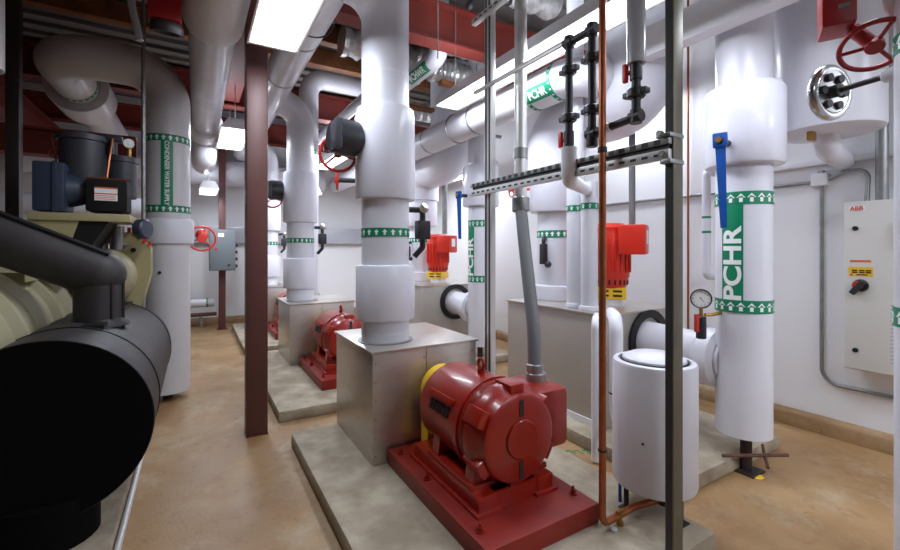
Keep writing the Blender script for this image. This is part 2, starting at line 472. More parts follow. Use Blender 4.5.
m1 = make_motor(1.70, 'nearest red electric motor on its red base, grey conduit on its terminal box')
make_base(m1, 1.497, 2.612)
dup(m1, (0, 2.8, 0), 'second red electric motor, partly hidden behind the big white pipe and box')
dup(m1, (0, 5.62, 0), 'farthest red motor in the left row, glimpsed beside the brown column')

# small things on the pad
tag(MB().cyl((1.80, 1.42, .1), (1.80, 1.42, .108), .018, 16, bev=.002).build('bottle_cap', 'white'), 'small white cap lying on the pad beside the nearest red base corner', 'cap')

# ---------- left row discharge pipes
HZ, HX = 3.42, .81
def left_riser(y, label, top=True, tz=(1.655,)):
    x = 1.2
    t = thing('discharge_pipe', label, 'pipe', (x, y, .845), 'white discharge pipes of the left row')
    p = MB(); p.tube([(x, y, .845), (x, y, HZ), (HX+.1, y, HZ)], .172, 36, fil=.37, n=12); p.build('riser', 'jacket', t)
    v = MB(); v.lathe([(.17, 0), (.21, .004), (.218, .02), (.214, .62), (.205, .655), (.17, .66)], (x, y, 1.86), (0, 0, 1), 40)
    v.build('valve_jacket', 'jacket2', t)
    v = MB(); v.lathe([(.17, 0), (.208, .004), (.213, .02), (.213, .375), (.205, .39), (.17, .395)], (x, y, 1.0), (0, 0, 1), 40)
    v.build('flange_jacket', 'jacket2', t)
    tape(t, (x, y, 0), (0, 0, 1), .172, [(1.625, .06)])
    for z in (.9, 2.75): MB().ring((x, y, z), (0, 0, 1), .17, .1735, .02, 36).build('jacket_seam', 'pvc', t)
    c = MB(); c.tube([(x+.17, y-.05, 1.80), (x+.27, y-.07, 1.80), (x+.27, y-.07, 1.52), (x+.21, y-.05, 1.45)], .022, 10, fil=.03)
    c.box(x+.22, x+.32, y-.11, y-.03, 1.58, 1.72, bev=.012)
    c.build('pressure_sensor', 'black_pl', t)
    for zz in (1.77, 1.83): pass
    s = MB(); s.lathe([(0, 0), (.035, 0), (.04, .02), (.03, .045), (0, .05)], (x+.27, y-.07, 1.80), (.2, -.5, .5), 14); s.build('gauge_stub', 'alu', t)
    return t
d1 = left_riser(2.94, 'biggest white insulated pipe rising from the nearest stainless box, one green band')
D2 = dup(d1, (0, 2.95, 0), 'white insulated pipe on the second stainless box, right of the brown column')
dup(d1, (0, 5.8, 0), 'white insulated pipe on the farthest left-row box, half hidden by the brown column')

ext = MB(); ext.cyl((1.2, 2.94, 3.0), (1.2, 2.94, HC-.05), .172, 36); ext.build('riser_extension', 'jacket', d1)

# gear operator with black cover and handwheel on riser valves
def valve_gear(y, label):
    t = thing('gear_operator', label, 'valve operator', (1.0, y, 2.2), 'black covered gear operators')
    b = MB(); b.lathe([(0, 0), (.105, 0), (.125, .02), (.125, .14), (.11, .18), (0, .18)], (.985, y, 2.28), (-1, -.25, 0), 30); b.build('cover', 'black_pl', t)
    bx = MB(); bx.box(.80, .845, y-.15, y+.06, 2.18, 2.38, bev=.015); bx.build('cover_plate', 'canister', t)
    handwheel(t, (.88, y+.09, 2.19), (.25, 1, .05), .125, .011, 'redhw', hub=.03)
    MB().cyl((.88, y-.05, 2.22), (.88, y+.09, 2.19), .014, 10).build('shaft', 'redhw', t)
    return t
valve_gear(2.95, 'black covered gear operator with red handwheel left of the biggest white pipe')
valve_gear(5.98, 'dark gear operator on the second white pipe, beside the brown column')
t = thing('valve_handwheel', 'small upright red handwheel below the black gear operator, left of the biggest pipe', 'handwheel', (1.1, 4.0, 2.1))
handwheel(t, (1.12, 3.9, 2.14), (-1, .35, .0), .085, .009, 'redhw', name='wheel')
MB().cyl((1.12, 3.9, 2.14), (1.36, 3.82, 2.14), .022, 12).build('stem', 'black_pl', t)
MB().cyl((1.36, 3.82, 2.05), (1.36, 3.82, 2.25), .06, 16, bev=.01).build('valve_body', 'jacket', t)
MB().cyl((1.36, 3.82, 2.2), (1.36, 3.82, 3.6), .03, 14).build('pipe', 'jacket', t)

# header of the left row, along the aisle
t = thing('header_pipe', 'glossy silver white header pipe running diagonally overhead beside the brown column', 'pipe', (HX, 5, HZ))
MB().tube([(HX, .2, HZ), (HX, 9.4, HZ)], .165, 36).build('pipe_run', 'silver', t)
for yy in (1.6, 3.9, 4.9, 7.0): MB().ring((HX, yy, HZ), (0, 1, 0), .164, .169, .03, 36).build('jacket_seam', 'galv', t)
MB().torus((HX, 3.55, HZ-.01), (0, 1, .0), .185, .006, 32, 8).build('hanger_loop', 'black', t)

# second tall pipe between the risers, with elbow at top
t = thing('return_pipe', 'plain white pipe with square elbow at top, behind the biggest pipe', 'pipe', (1.46, 6.55, .0))
MB().tube([(1.46, 6.58, .0), (1.46, 6.58, 4.08), (2.6, 6.58, 4.08)], .14, 28, fil=.24).build('pipe_run', 'jacket', t)
tape(t, (1.46, 6.58, 0), (0, 0, 1), .14, [(2.95, .06)])
tag(MB().tube([(1.75, 3.9, 3.32), (1.75, 9.3, 3.32)], .07, 20).build('branch_pipe', 'silver'), 'thin silver pipe sloping away overhead left of the biggest pipe', 'pipe')

# ================================================================== BROWN COLUMN AND BEAMS
def ibeam(mb, axis, c, z0, z1, a, b, w=.2):
    h = .022
    P = [(c-w/2, z0), (c+w/2, z0), (c+w/2, z0+h), (c+.012, z0+h), (c+.012, z1-h), (c+w/2, z1-h), (c+w/2, z1), (c-w/2, z1), (c-w/2, z1-h), (c-.012, z1-h), (c-.012, z0+h), (c-w/2, z0+h)]
    mb.prism(P, 'y' if axis == 'y' else 'x', a, b); return mb
t = thing('steel_column', 'brown square steel column standing in the aisle left of centre', 'column', (.434, 3.80, 0))
MB().box(.352, .512, 3.76, 3.92, .012, 3.56, bev=.012).build('shaft', 'primer', t)
MB().box(.35, .514, 3.758, 3.922, 0, .012).build('foot_plate', 'primer', t)
MB().box(.30, .56, 3.7, 3.97, 3.56, 3.6).build('cap_plate', 'primer', t)
t = thing('steel_column', 'slim brown steel post behind the grey control box by the back wall', 'column', (.45, 9.1, 0))
MB().box(.385, .50, 9.14, 9.25, .012, 3.6, bev=.008).build('shaft', 'primer', t)
MB().box(.35, .535, 9.1, 9.29, 0, .012).build('foot_plate', 'primer', t)
bg = 'red oxide roof beams'
tag(ibeam(MB(), 'x', 3.84, 3.6, 4.0, XL, XR).build('roof_beam', 'beam'), 'nearest red steel beam crossing overhead above the brown column', 'beam', bg)
tag(ibeam(MB(), 'x', 6.9, 3.55, 3.95, XL, XR).build('roof_beam', 'beam'), 'middle red steel beam crossing behind the biggest white pipe', 'beam', bg)
tag(ibeam(MB(), 'x', 9.2, 3.6, 4.0, XL, XR).build('roof_beam', 'beam'), 'farthest red steel beam crossing in front of the back wall', 'beam', bg)
tag(ibeam(MB(), 'y', .43, 3.6, 3.98, 3.96, 6.79, .22).build('roof_beam', 'beam'), 'red steel beam running along the aisle from the brown column top', 'beam', bg)
tag(ibeam(MB(), 'y', -1.9, 3.05, 3.4, 2.2, 9.0, .2).build('roof_beam', 'beam'), 'dark red beam along the left side above the chiller', 'beam', bg)
tag(ibeam(MB(), 'x', 5.8, 2.45, 2.72, XL, -.55, .2).build('roof_beam', 'beam'), 'low dark red beam behind the grey looped pipe at left', 'beam', bg)
for i, (yy, z, lab) in enumerate([(4.6, 4.06, 'nearest'), (5.3, 4.06, 'second'), (6.0, 4.06, 'third'), (7.7, 4.06, 'fourth')]):
    tag(MB().box(XL, XR, yy, yy+.13, z, z+.22, bev=.005).build('roof_joist', 'joist'), 'rust orange joist under the roof deck, %s from the camera' % lab, 'joist', 'rust orange roof joists')
tag(MB().box(-3.3, .2, 3.05, 3.2, 3.72, 3.95, bev=.005).build('roof_joist', 'joist'), 'short rust brown joist overhead above the looped grey pipe', 'joist', 'rust orange roof joists')

def foil(x0, x1, yy, z, r, label):
    b = MB(); n = 26; prof = []
    for i in range(n+1):
        t = i/n; prof.append((r*(1+.10*math.sin(i*2.1)+.06*random.uniform(-1, 1)), (x1-x0)*t))
    prof = [(0, 0)]+prof+[(0, x1-x0)]
    b.lathe(prof, (x0, yy, z), (1, 0, 0), 22); o = b.build('foil_duct', 'foil', ang=20)
    return tag(o, label, 'duct', 'crinkled foil ducts')
foil(2.55, 4.1, 4.3, 3.95, .16, 'crinkled silver foil duct just behind the nearest red beam')
foil(2.5, 3.04, 4.67, 3.74, .14, 'short crinkled foil duct hanging low behind the nearest red beam, right of the slanted label')
foil(1.5, 2.85, 5.05, 4.0, .17, 'crinkled silver foil duct hanging lower, second behind the red beam')
foil(2.5, 4.1, 6.3, 3.75, .16, 'crinkled silver foil duct farthest back, before the middle red beam')
foil(2.2, 2.85, 5.65, 4.1, .15, 'crinkled silver foil duct close under the deck, left of the other ducts')
foil(1.45, 3.3, 3.35, 4.1, .14, 'crinkled silver foil duct above the nearest red beam')
for k, (x0, x1, yy, lab) in enumerate([(2.48, 3.05, 4.34, 'nearest'), (2.45, 3.0, 5.3, 'middle'), (2.5, 3.2, 5.95, 'farthest')]):
    t = thing('pipe_trapeze', 'short rust orange hanger bar on rods right of the slanted green label, %s of three' % lab, 'hanger bar', ((x0+x1)/2, yy, 3.45), 'rust orange hanger bars')
    MB().box(x0, x1, yy, yy+.1, 3.45, 3.50, bev=.004).build('bar', 'joist', t)
    for x in (x0+.05, x1-.05): MB().tube([(x, yy+.05, 3.5), (x, yy+.05, HC)], .007, 8).build('rod', 'galv', t)
for k, (x, yy) in enumerate([(1.95, 3.55), (2.35, 3.55), (2.62, 3.3)]):
    t = thing('pipe_hanger', 'dark hanger clamp on a rod below the ceiling, %s from the biggest pipe' % ('first', 'second', 'third')[k], 'hanger', (x, yy, 3.9), 'dark hanger clamps')
    MB().tube([(x, yy, 3.95), (x, yy, HC)], .008, 8).build('rod', 'galv', t)
    MB().sphere((x, yy, 3.93), .05, 1, 1, .9, 14).build('clamp', 'black', t)
t = thing('drop_rod', 'thin vertical hanger rod in front of the nearest red beam', 'rod', (2.05, 3.6, 3.3))
MB().tube([(2.02, 3.62, 3.35), (2.02, 3.62, HC)], .007, 8).build('rod', 'galv', t)
# conduits under the deck
for k, (yy, z, lab) in enumerate([(5.6, 3.35, 'nearer'), (6.2, 3.3, 'farther')]):
    tag(MB().tube([(1.9, yy, z), (4.3, yy, z)], .03, 10).build('cross_conduit', 'galv'), 'pale conduit crossing under the foil ducts, %s of the two' % lab, 'conduit', 'pale cross conduits')

# ================================================================== LIGHT FIXTURES
def fixture(x, y0, y1, z, label, w=.34, energy=60, up=.3):
    t = thing('light_fixture', label, 'light', (x, (y0+y1)/2, z), 'fluorescent strip lights')
    hw = w/2
    pr = [(x-hw, z), (x-hw+.012, z), (x-.07, z+.085), (x+.07, z+.085), (x+hw-.012, z), (x+hw, z), (x+.085, z+.13), (x-.085, z+.13)]
    MB().prism(pr, 'y', y0, y1).build('reflector', 'fixture', t)
    for yy in (y0, y1-.012): MB().prism([(x-hw+.01, z+.002), (x-.08, z+.10), (x+.08, z+.10), (x+hw-.01, z+.002)], 'y', yy-.012, yy+.012).build('end_cap', 'fixture', t)
    MB().box(x-hw+.03, x+hw-.03, y0+.03, y1-.03, z+.004, z+.014).build('diffuser', 'glow', t)
    for yy in (y0+.2, y1-.2): MB().tube([(x, yy, z+.12), (x, yy, HC)], .005, 6).build('suspension_rod', 'galv', t)
    L = bpy.data.lights.new('fixture_light', 'AREA'); L.shape = 'RECTANGLE'; L.size = w-.08; L.size_y = y1-y0-.08
    L.energy = energy; L.color = (.80, .875, 1)
    o = bpy.data.objects.new('fixture_light', L); C.objects.link(o)
    o.parent = t; o.location = (0, 0, -.004)
    MB().box(x-.05, x+.05, y0+.05, y1-.05, z+.131, z+.135).build('added_glow_strip', 'glow', t)  # glowing strip added on the fixture top to go with the extra uplight
    L2 = bpy.data.lights.new('added_uplight', 'AREA'); L2.shape = 'RECTANGLE'; L2.size = .1; L2.size_y = y1-y0-.1  # extra upward lamp added to brighten the ceiling above the fixtures
    L2.energy = energy*up; L2.color = (.80, .875, 1)
    o2 = bpy.data.objects.new('added_uplight', L2); C.objects.link(o2); o2.rotation_euler = (PI, 0, 0)
    o2.parent = t; o2.location = (0, 0, .14)
    return t
fixture(.50, 2.15, 3.42, 3.0, 'bright strip light overhead in front of the brown column top', .36, 26, .06)
fixture(.44, 5.9, 7.2, 3.0, 'bright strip light beyond the brown column, left of it', .36, 38, .10)
fixture(2.32, 1.45, 3.98, 3.02, 'long bright strip light above the strut frame', .30, 42, .6)
fixture(2.02, 5.6, 8.1, 3.0, 'far strip light beyond the grey conduit', .3, 60)
fixture(3.85, 5.2, 7.4, 2.72, 'far strip light close to the right wall', .26, 24)
fixture(3.95, 2.5, 3.6, 3.2, 'added strip light near the right wall, hidden behind the huge elbowed pipe', .26, 20)  # hidden extra lamp, added to brighten the right wall
fixture(3.75, -1.9, -.7, 2.9, 'added unseen strip light behind the viewer close to the right wall', .3, 58)  # out of view, added to light the right wall from behind
fixture(.2, 8.0, 9.0, 2.50, 'far strip light near the grey control box', .3, 14)
fixture(1.72, 7.4, 8.6, 2.45, 'far low strip light right of the second white pipe', .3, 16)
fixture(2.72, .66, 1.17, 2.92, 'strip light at top right, only its lit end in view', .26, 7, 1)
fixture(.9, -1.7, -.4, 3.0, 'added unseen strip light behind the viewer on the aisle line', .36, 14, .1)  # unseen extra lamp, added to fill the front of the room
fixture(2.4, -2.0, -.7, 3.0, 'added unseen strip light behind the viewer on the right', .36, 44)  # added out of view to raise the brightness at front right

# overhead white wireway
t = thing('wireway', 'long white square duct overhead at upper right', 'duct', (2.97, 1.2, 2.95))
MB().box(2.90, 3.0, .2, 2.1, 2.95, 3.17, bev=.006).build('trunk', 'fixture', t)
MB().box(2.89, 3.01, .2, 2.1, 2.945, 2.955).build('bottom_lip', 'pvc', t)

# ================================================================== RIGHT ROW
def right_housing(y, label):
    t = thing('pump_housing', label, 'insulated pump housing', (3.25, y+.6, .1), 'grey pump housings of the right row')
    MB().box(2.71, 3.7, y, y+1.17, .1, .985, bev=.005).build('casing', 'alu_dull', t)
    MB().box(2.695, 3.715, y-.015, y+1.185, .985, 1.0, bev=.003).build('lid', 'alu', t)
    MB().ring((3.27, y, .745), (0, -1, 0), .19, .255, .025, 40).build('gasket', 'black', t)
    MB().box(2.70, 2.71, y+.01, y+1.16, .1, .15).build('bottom_trim', 'fixture', t)
    return t
rh = right_housing(2.24, 'dull grey metal pump housing right of the grey conduit, nearer of the right row')
dup(rh, (0, 3.1, 0), 'dull metal pump housing under the far red vertical motor')

def suction(y, label, tx=None):
    x, r = 3.25, .166
    t = thing('suction_pipe', label, 'pipe', (x, y, 0), 'white suction pipes of the right row')
    MB().cyl((x, y, .25), (x, y, HC-.15), r, 40).build('riser', 'jacket', t)
    v = MB(); v.lathe([(.166, 0), (.228, .003), (.238, .02), (.238, .50), (.22, .53), (.166, .54)], (x, y, 2.07), (0, 0, 1), 44); v.build('valve_jacket', 'jacket2', t)
    b = MB(); b.tube([(x, y+.1, .72), (x, y+.78, .745)], .16, 36); b.lathe([(.17, 0), (.21, .03), (.21, .12), (.17, .16)], (x, y+.12, .72), (0, 1, 0), 36)
    b.build('branch', 'jacket', t)
    tape(t, (x, y, 0), (0, 0, 1), r, [(1.845, .085), (1.125, .085)], ('PCHR', 1.13, 1.80, .13, R(-178), .145))
    lg = MB(); lg.cyl((x-.03, y-.03, .012), (x-.03, y-.03, .27), .035, 14); lg.build('support_leg', 'steelleg', t)
    MB().box(x-.11, x+.05, y-.11, y+.05, 0, .012).build('leg_plate', 'steelleg', t)
    # lever
    l = MB(); mm = Matrix.Translation((x-.36, y-.03, 2.2)) @ Matrix.Rotation(R(-2), 4, 'X')
    l.prism([(-.03, .03), (.03, .03), (.028, -.12), (.02, -.56), (-.016, -.56), (-.026, -.12)], 'y', -.008, .008)
    l.box(-.042, .042, -.016, .016, -.045, .05, bev=.01)
    bmesh.ops.rotate(l.bm, verts=l.bm.verts, cent=(0, 0, 0), matrix=Matrix.Rotation(R(-62), 3, 'Z'))
    bmesh.ops.transform(l.bm, matrix=mm, verts=l.bm.verts)
    lv = l.build('lever', 'blue', t)
    MB().cyl((x-.38, y-.035, 2.2), (x-.2, y-.01, 2.2), .022, 14).build('lever_stem', 'steelleg', lv)
    MB().cyl((x-.405, y-.04, 2.2), (x-.38, y-.035, 2.2), .018, 12).build('lever_nut', 'brass', lv)
    return t
s1 = suction(1.5, 'white insulated pipe with green PCHR lettering and hanging blue lever')
dup(s1, (0, 3.16, 0), 'farther white pipe with green lettered tape beside the left strut post')
# bracing under the near pipe
t = thing('pipe_brace', 'rusty angle brace at the foot of the green lettered pipe', 'brace', (3.3, 1.4, .1))
MB().tube([(3.02, 1.52, .13), (3.40, 1.30, .13)], .012, 8).build('bar', 'rust', t)
MB().tube([(3.12, 1.30, .12), (3.45, 1.47, .12)], .010, 8).build('bar', 'rust', t)
tag(MB().lathe([(0, .006), (.03, .006), (.04, .002), (.043, 0)], (3.2, 1.40, .0), (0, 0, 1), 16).build('valve_tag', 'yellow'), 'yellow tag lying at the foot of the green lettered pipe', 'tag')
# pressure gauge
t = thing('pressure_gauge', 'round white pressure gauge on a black valve beside the green lettered pipe', 'gauge', (2.98, 1.66, 1.0))
gx, gy, gz = 2.945, 1.62, 1.17
gd = Vector((-.85, -.5, .1)).normalized()
MB().lathe([(0, 0), (.062, 0), (.066, .01), (.066, .04), (.058, .04), (.058, .034)], Vector((gx, gy, gz))-gd*.04, gd, 28).build('case', 'steelleg', t)
dd = MB(); dd.cyl(Vector((gx, gy, gz))-gd*.012, Vector((gx, gy, gz))-gd*.007, .0575, 28); dial = dd.build('dial', 'dial', t)
nd = MB(); _, u, v = nd._frame(gd); c = Vector((gx, gy, gz))-gd*.006
for k in range(12):
    a = 2*PI*k/12; e1 = u*math.cos(a)+v*math.sin(a); e2 = u*-math.sin(a)+v*math.cos(a)
    nd.poly([c+e1*.042+e2*.0012, c+e1*.052+e2*.0012, c+e1*.052-e2*.0012, c+e1*.042-e2*.0012])
e1 = u*math.cos(2.2)+v*math.sin(2.2); e2 = u*-math.sin(2.2)+v*math.cos(2.2)
nd.poly([c+e1*.042, c-e1*.012+e2*.003, c-e1*.012-e2*.003]); nd.build('needle', 'black', dial)
MB().cyl((gx, gy, gz-.16), (gx, gy, gz-.06), .012, 10).build('stem', 'brass', t)
MB().cyl((gx, gy, gz-.27), (gx, gy, gz-.12), .032, 16, bev=.006).build('isolating_valve', 'black_pl', t)
MB().box(gx-.07, gx-.035, gy-.01, gy+.01, gz-.22, gz-.10, bev=.004).build('handle', 'redhw', t)
MB().tube([(gx+.03, gy-.01, gz-.11), (gx+.09, gy-.03, gz-.11), (gx+.16, gy-.05, gz-.10)], .012, 8).build('connection', 'brass', t)

def right_discharge(y, label):
    x = 3.2; zz = 2.78
    t = thing('discharge_pipe', label, 'pipe', (x, y, 1), 'white discharge pipes of the right row')
    MB().cyl((x, y, 1.0), (x, y, 2.4), .2, 36).build('riser', 'jacket', t)
    MB().lathe([(.2, 0), (.24, .003), (.245, .015), (.245, .14), (.2, .15)], (x, y, 1.0), (0, 0, 1), 36).build('foot_jacket', 'jacket2', t)
    MB().lathe([(.2, 0), (.265, .003), (.275, .02), (.275, .45), (.2, .46)], (x, y, 1.88), (0, 0, 1), 40).build('valve_jacket', 'jacket2', t)
    MB().tube([(x, y, 2.3), (x, y, zz), (x, y-.98, zz), (x, y-.98, HC-.2)], .30, 40, fil=.31, n=10).build('offset_elbow', 'jacket', t)
    tape(t, (x, y, 0), (0, 0, 1), .2, [(1.66, .07)])
    c = MB(); c.tube([(x-.20, y-.04, 1.62), (x-.26, y-.08, 1.62), (x-.26, y-.08, 1.36)], .02, 10, fil=.03); c.box(x-.29, x-.23, y-.11, y-.05, 1.36, 1.56, bev=.01)
    c.sphere((x-.24, y-.12, 1.36), .035, seg=14)
    c.build('sensor', 'black_pl', t)
    handwheel(t, (x-.30, y+.36, 2.14), (-.8, .2, 0), .075, .008, 'redhw', hub=.02)
    MB().cyl((x-.30, y+.36, 2.14), (x-.15, y+.2, 2.14), .015, 10).build('handwheel_stem', 'redhw', t)
    return t
rd = right_discharge(3.22, 'huge white elbowed pipe behind the black plastic tubing')
dup(rd, (0, 3.1, 0), 'white elbowed pipe in the distance behind the far red motor')

def vertical_motor(x, y, label):
    t = thing('vertical_motor', label, 'motor', (x, y, 1.0), 'red vertical pump motors')
    b = MB(); b.lathe([(0, .16), (.135, .16), (.15, .20), (.155, .24), (.165, .26), (.165, .62), (.15, .66), (.155, .70), (.12, .74), (0, .75)], (x, y, 1.0), (0, 0, 1), 32)
    f = b
    for k in range(20):
        a = 2*PI*k/20; mm = Matrix.Translation((x, y, 1.0)) @ Matrix.Rotation(a, 4, 'Z')
        f.box(.16, .178, -.005, .005, .30, .60, M4=mm)
    sl = b; b.mi = 1
    for k in range(20):
        a = 2*PI*k/20; mm = Matrix.Translation((x, y, 1.0)) @ Matrix.Rotation(a, 4, 'Z')
        sl.box(.14, .156, -.008, .008, .19, .235, M4=mm)
    b.build('body', ['redmotor', 'black'], t)
    tb = MB(); mm = Matrix.Translation((x, y, 0)) @ Matrix.Rotation(R(-62), 4, 'Z')
    tb.box(.10, .32, -.19, .05, 1.46, 1.72, bev=.02, M4=mm); tbo = tb.build('terminal_box', 'redmotor', t)
    w = MB(); w.box(.3205, .3225, -.12, -.02, 1.55, 1.67, M4=mm); w.build('warning_label', 'white', tbo)
    g = MB(); mm = Matrix.Translation((x, y, 0)) @ Matrix.Rotation(R(-50), 4, 'Z')
    g.box(-.13, .13, -.13, .13, 1.06, 1.165, bev=.006, M4=mm); go = g.build('guard', 'yellow', t)
    gs = MB()
    for zz in (1.085, 1.125):
        for xx in (-.09, .02): 
            gs.box(xx, xx+.075, -.1315, -.13, zz, zz+.018, M4=mm); gs.box(-.1315, -.13, xx, xx+.075, zz, zz+.018, M4=mm)
    gs.build('guard_slot', 'black', go)
    MB().cyl((x, y, 1.0), (x, y, 1.08), .12, 24).build('pump_neck', 'jacket2', t)
    return t
vm = vertical_motor(3.27, 2.62, 'red vertical motor with yellow guard just right of the copper pipe')
dup(vm, (-.02, 3.2, 0), 'red vertical motor with yellow guard far back, beside the left strut post')
tag(MB().tube([(3.42, 2.50, 1.72), (3.42, 2.50, 3.6)], .028, 12).build('motor_conduit', 'flexgrey'), 'grey conduit rising from the red vertical motor beside the copper pipe', 'conduit')
t = thing('motor_conduit', 'galvanised conduit rising from the far red vertical motor', 'conduit', (3.2, 5.8, 1.7))
MB().tube([(3.36, 5.80, 1.75), (3.36, 5.80, 3.6)], .04, 12).build('conduit', 'galv', t)
t = thing('sensor_tree', 'pale sensor head standing above the far red motor', 'sensor', (2.9, 5.5, 1.7))
MB().lathe([(0, 0), (.05, .02), (.045, .12), (.02, .2), (.012, .42), (0, .43)], (3.08, 5.9, 1.75), (0, 0, 1), 14).build('head', 'jacket', t)

# twin white pipes standing on the near right housing
for k, (x, yy, zt, lab) in enumerate([(2.85, 2.65, HC-.1, 'tall white pipe with a green band rising from the near right-hand housing'), (2.80, 2.45, 2.06, 'short white pipe with a green band, right of the tall one on the housing')]):
    t = thing('white_riser', lab, 'pipe', (x, yy, 1.0), 'twin white risers')
    if k == 0: MB().tube([(x, yy, 1.0), (x, yy, zt)], .072, 24).build('pipe', 'jacket', t)
    else: MB().tube([(x, yy, 1.0), (x, yy, zt)], .068, 24).build('pipe', 'jacket', t)
    tape(t, (x, yy, 0), (0, 0, 1), .072 if k == 0 else .068, [(1.86, .05)], arrow=.05)
    MB().lathe([(.06, 0), (.082, .002), (.086, .02), (.08, .04), (.06, .045)], (x, yy, 1.0), (0, 0, 1), 24).build('collar', 'jacket2', t)

# right row header with green PCHR tape
t = thing('header_pipe', 'white header pipe with green PCHR tape running away below the long strip light', 'pipe', (2.7, 5, 2.95))
MB().tube([(2.7, 9.5, 2.95), (2.7, 2.45, 2.95), (3.1, 2.45, 2.93)], .165, 36, fil=.2).build('pipe_run', 'jacket', t)
tape(t, (2.7, 2.98, 2.95), (0, -1, 0), .165, [(.02, .04), (.32, .04)], ('PCHR', .02, .32, .13, (-.85, 0, -.5), .10), arrow=.05)
for yy in (3.9, 5.0, 6.4): MB().ring((2.7, yy, 2.95), (0, 1, 0), .164, .169, .03, 36).build('jacket_seam', 'galv', t)
MB().torus((2.7, 4.35, 2.95), (0, 1, 0), .172, .008, 32, 8).build('hanger_loop', 'galv', t)
t = thing('overhead_pipe', 'white overhead pipe with slanted green PCHWR label below the red beam', 'pipe', (2.3, 5.5, 3.6))
MB().tube([(2.3, 4.08, HC), (2.3, 4.08, 3.62), (2.3, 6.7, 3.62)], .10, 28, fil=.14).build('pipe_run', 'jacket', t)
tape(t, (2.3, 4.74, 3.62), (0, -1, 0), .10, [], ('PCHWR', .0, .50, .13, (-.75, 0, -.65), .105))

# ================================================================== STRUT FRAME
t = thing('strut_frame', 'galvanised strut frame of two posts and slotted rails in the foreground', 'support frame', (1.86, 1.85, 0))
SX = 1.86
def post(y, name='post'):
    o = MB().box(SX-.021, SX+.021, y-.041, y+.041, .006, HC-.02, bev=.003).build(name, 'rail', t)
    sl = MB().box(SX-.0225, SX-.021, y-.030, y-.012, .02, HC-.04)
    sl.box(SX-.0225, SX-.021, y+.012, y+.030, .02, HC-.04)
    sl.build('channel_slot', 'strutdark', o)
    MB().box(SX-.07, SX+.07, y-.08, y+.08, 0, .008).build('foot_plate', 'galv', t)
post(2.548); 
# near post: dark open channel side faces left
o = MB().box(SX-.036, SX+.036, 1.144-.0205, 1.144+.0205, .006, HC-.02, bev=.003).build('post', 'post', t)
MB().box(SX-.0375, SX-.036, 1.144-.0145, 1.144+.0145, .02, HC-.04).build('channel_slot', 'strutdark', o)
MB().box(SX-.07, SX+.07, 1.07, 1.22, 0, .008).build('foot_plate', 'galv', t)
def rail(z0, z1, x0, x1, ya, yb, slots=.006):
    m = MB().box(x0, x1, ya, yb, z0, z1, bev=.002)
    if slots:
        m.mi = 1; y = ya+.04
        while y < yb-.05:
            m.box(x0-.0012, x0, y, y+.032, (z0+z1)/2-slots, (z0+z1)/2+slots); y += .062
    return m.build('rail', ['rail' if slots < .01 else 'galv', 'strutdark'], t)
rail(1.905, 1.950, SX-.062, SX-.037, 1.13, 2.72)
rail(1.972, 2.000, SX-.062, SX-.024, 1.13, 2.72, .011)
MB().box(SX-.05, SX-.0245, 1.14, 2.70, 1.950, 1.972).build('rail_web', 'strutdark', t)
rail(3.20, 3.241, SX-.062, SX-.022, 1.10, 2.70)
rail(2.68, 2.705, SX-.045, SX-.022, 1.72, 2.70, 0)
cl = MB()
cl.box(SX-.066, SX+.042, 1.12, 1.19, 2.003, 2.022, bev=.004); cl.box(SX-.066, SX+.042, 1.12, 1.17, 1.885, 1.905, bev=.004)
cl.cyl((SX-.09, 1.16, 2.02), (SX-.07, 1.16, 2.02), .014, 8); cl.cyl((SX-.075, 1.16, 1.93), (SX-.06, 1.16, 1.93), .014, 6)
cl.build('clamp', 'galv', t)

# conduit feeding the nearest motor
t = thing('power_conduit', 'conduit from ceiling that turns grey and flexible down to the nearest red motor', 'conduit', (1.8, 2.0, .72))
MB().tube([(1.975, 2.34, 1.80), (1.975, 2.34, HC)], .044, 20).build('rigid_conduit', 'rail', t)
MB().tube([(1.80, 2.0, .735), (1.82, 2.03, 1.0), (1.93, 2.26, 1.62), (1.975, 2.34, 1.82)], .042, 20, fil=.8, n=6).build('flexible_conduit', 'flexgrey', t)
cf = MB(); cf.cyl((1.972, 2.334, 1.77), (1.975, 2.34, 1.87), .062, 16, bev=.006); cf.build('fitting', 'galv', t)
MB().cyl((1.975, 2.34, 2.14), (1.975, 2.34, 2.22), .05, 16, bev=.004).build('coupling', 'galv', t)
MB().cyl((1.80, 2.0, .74), (1.801, 2.002, .80), .052, 16, bev=.006).build('end_fitting', 'galv', t)

# ================================================================== COPPER PIPE, CHEMICAL FEED
t = thing('copper_pipe', 'tall thin copper pipe running floor to ceiling in the foreground', 'pipe', (1.74, 1.44, .1))
MB().tube([(1.74, 1.44, .16), (1.74, 1.44, HC)], .0175, 16).build('riser', 'copper', t)
MB().tube([(1.74, 1.44, .18), (1.74, 1.44, .135), (1.98, 1.44, .15), (2.26, 1.36, .175)], .0175, 14, fil=.035).build('run', 'copper', t)
cp = MB(); cp.cyl((1.74, 1.44, .50), (1.74, 1.44, .51), .022, 12); cp.cyl((1.74, 1.44, 1.985), (1.74, 1.44, 2.01), .023, 12); cp.build('pipe_clip', 'steelleg', t)
dv = MB(); dv.cyl((1.86, 1.43, .101), (1.86, 1.43, .16), .011, 10); dv.box(1.835, 1.885, 1.422, 1.438, .165, .178, bev=.003); dv.cyl((1.86, 1.43, .10), (1.86, 1.43, .115), .018, 10)
dv.build('drain_valve', 'brass', t)

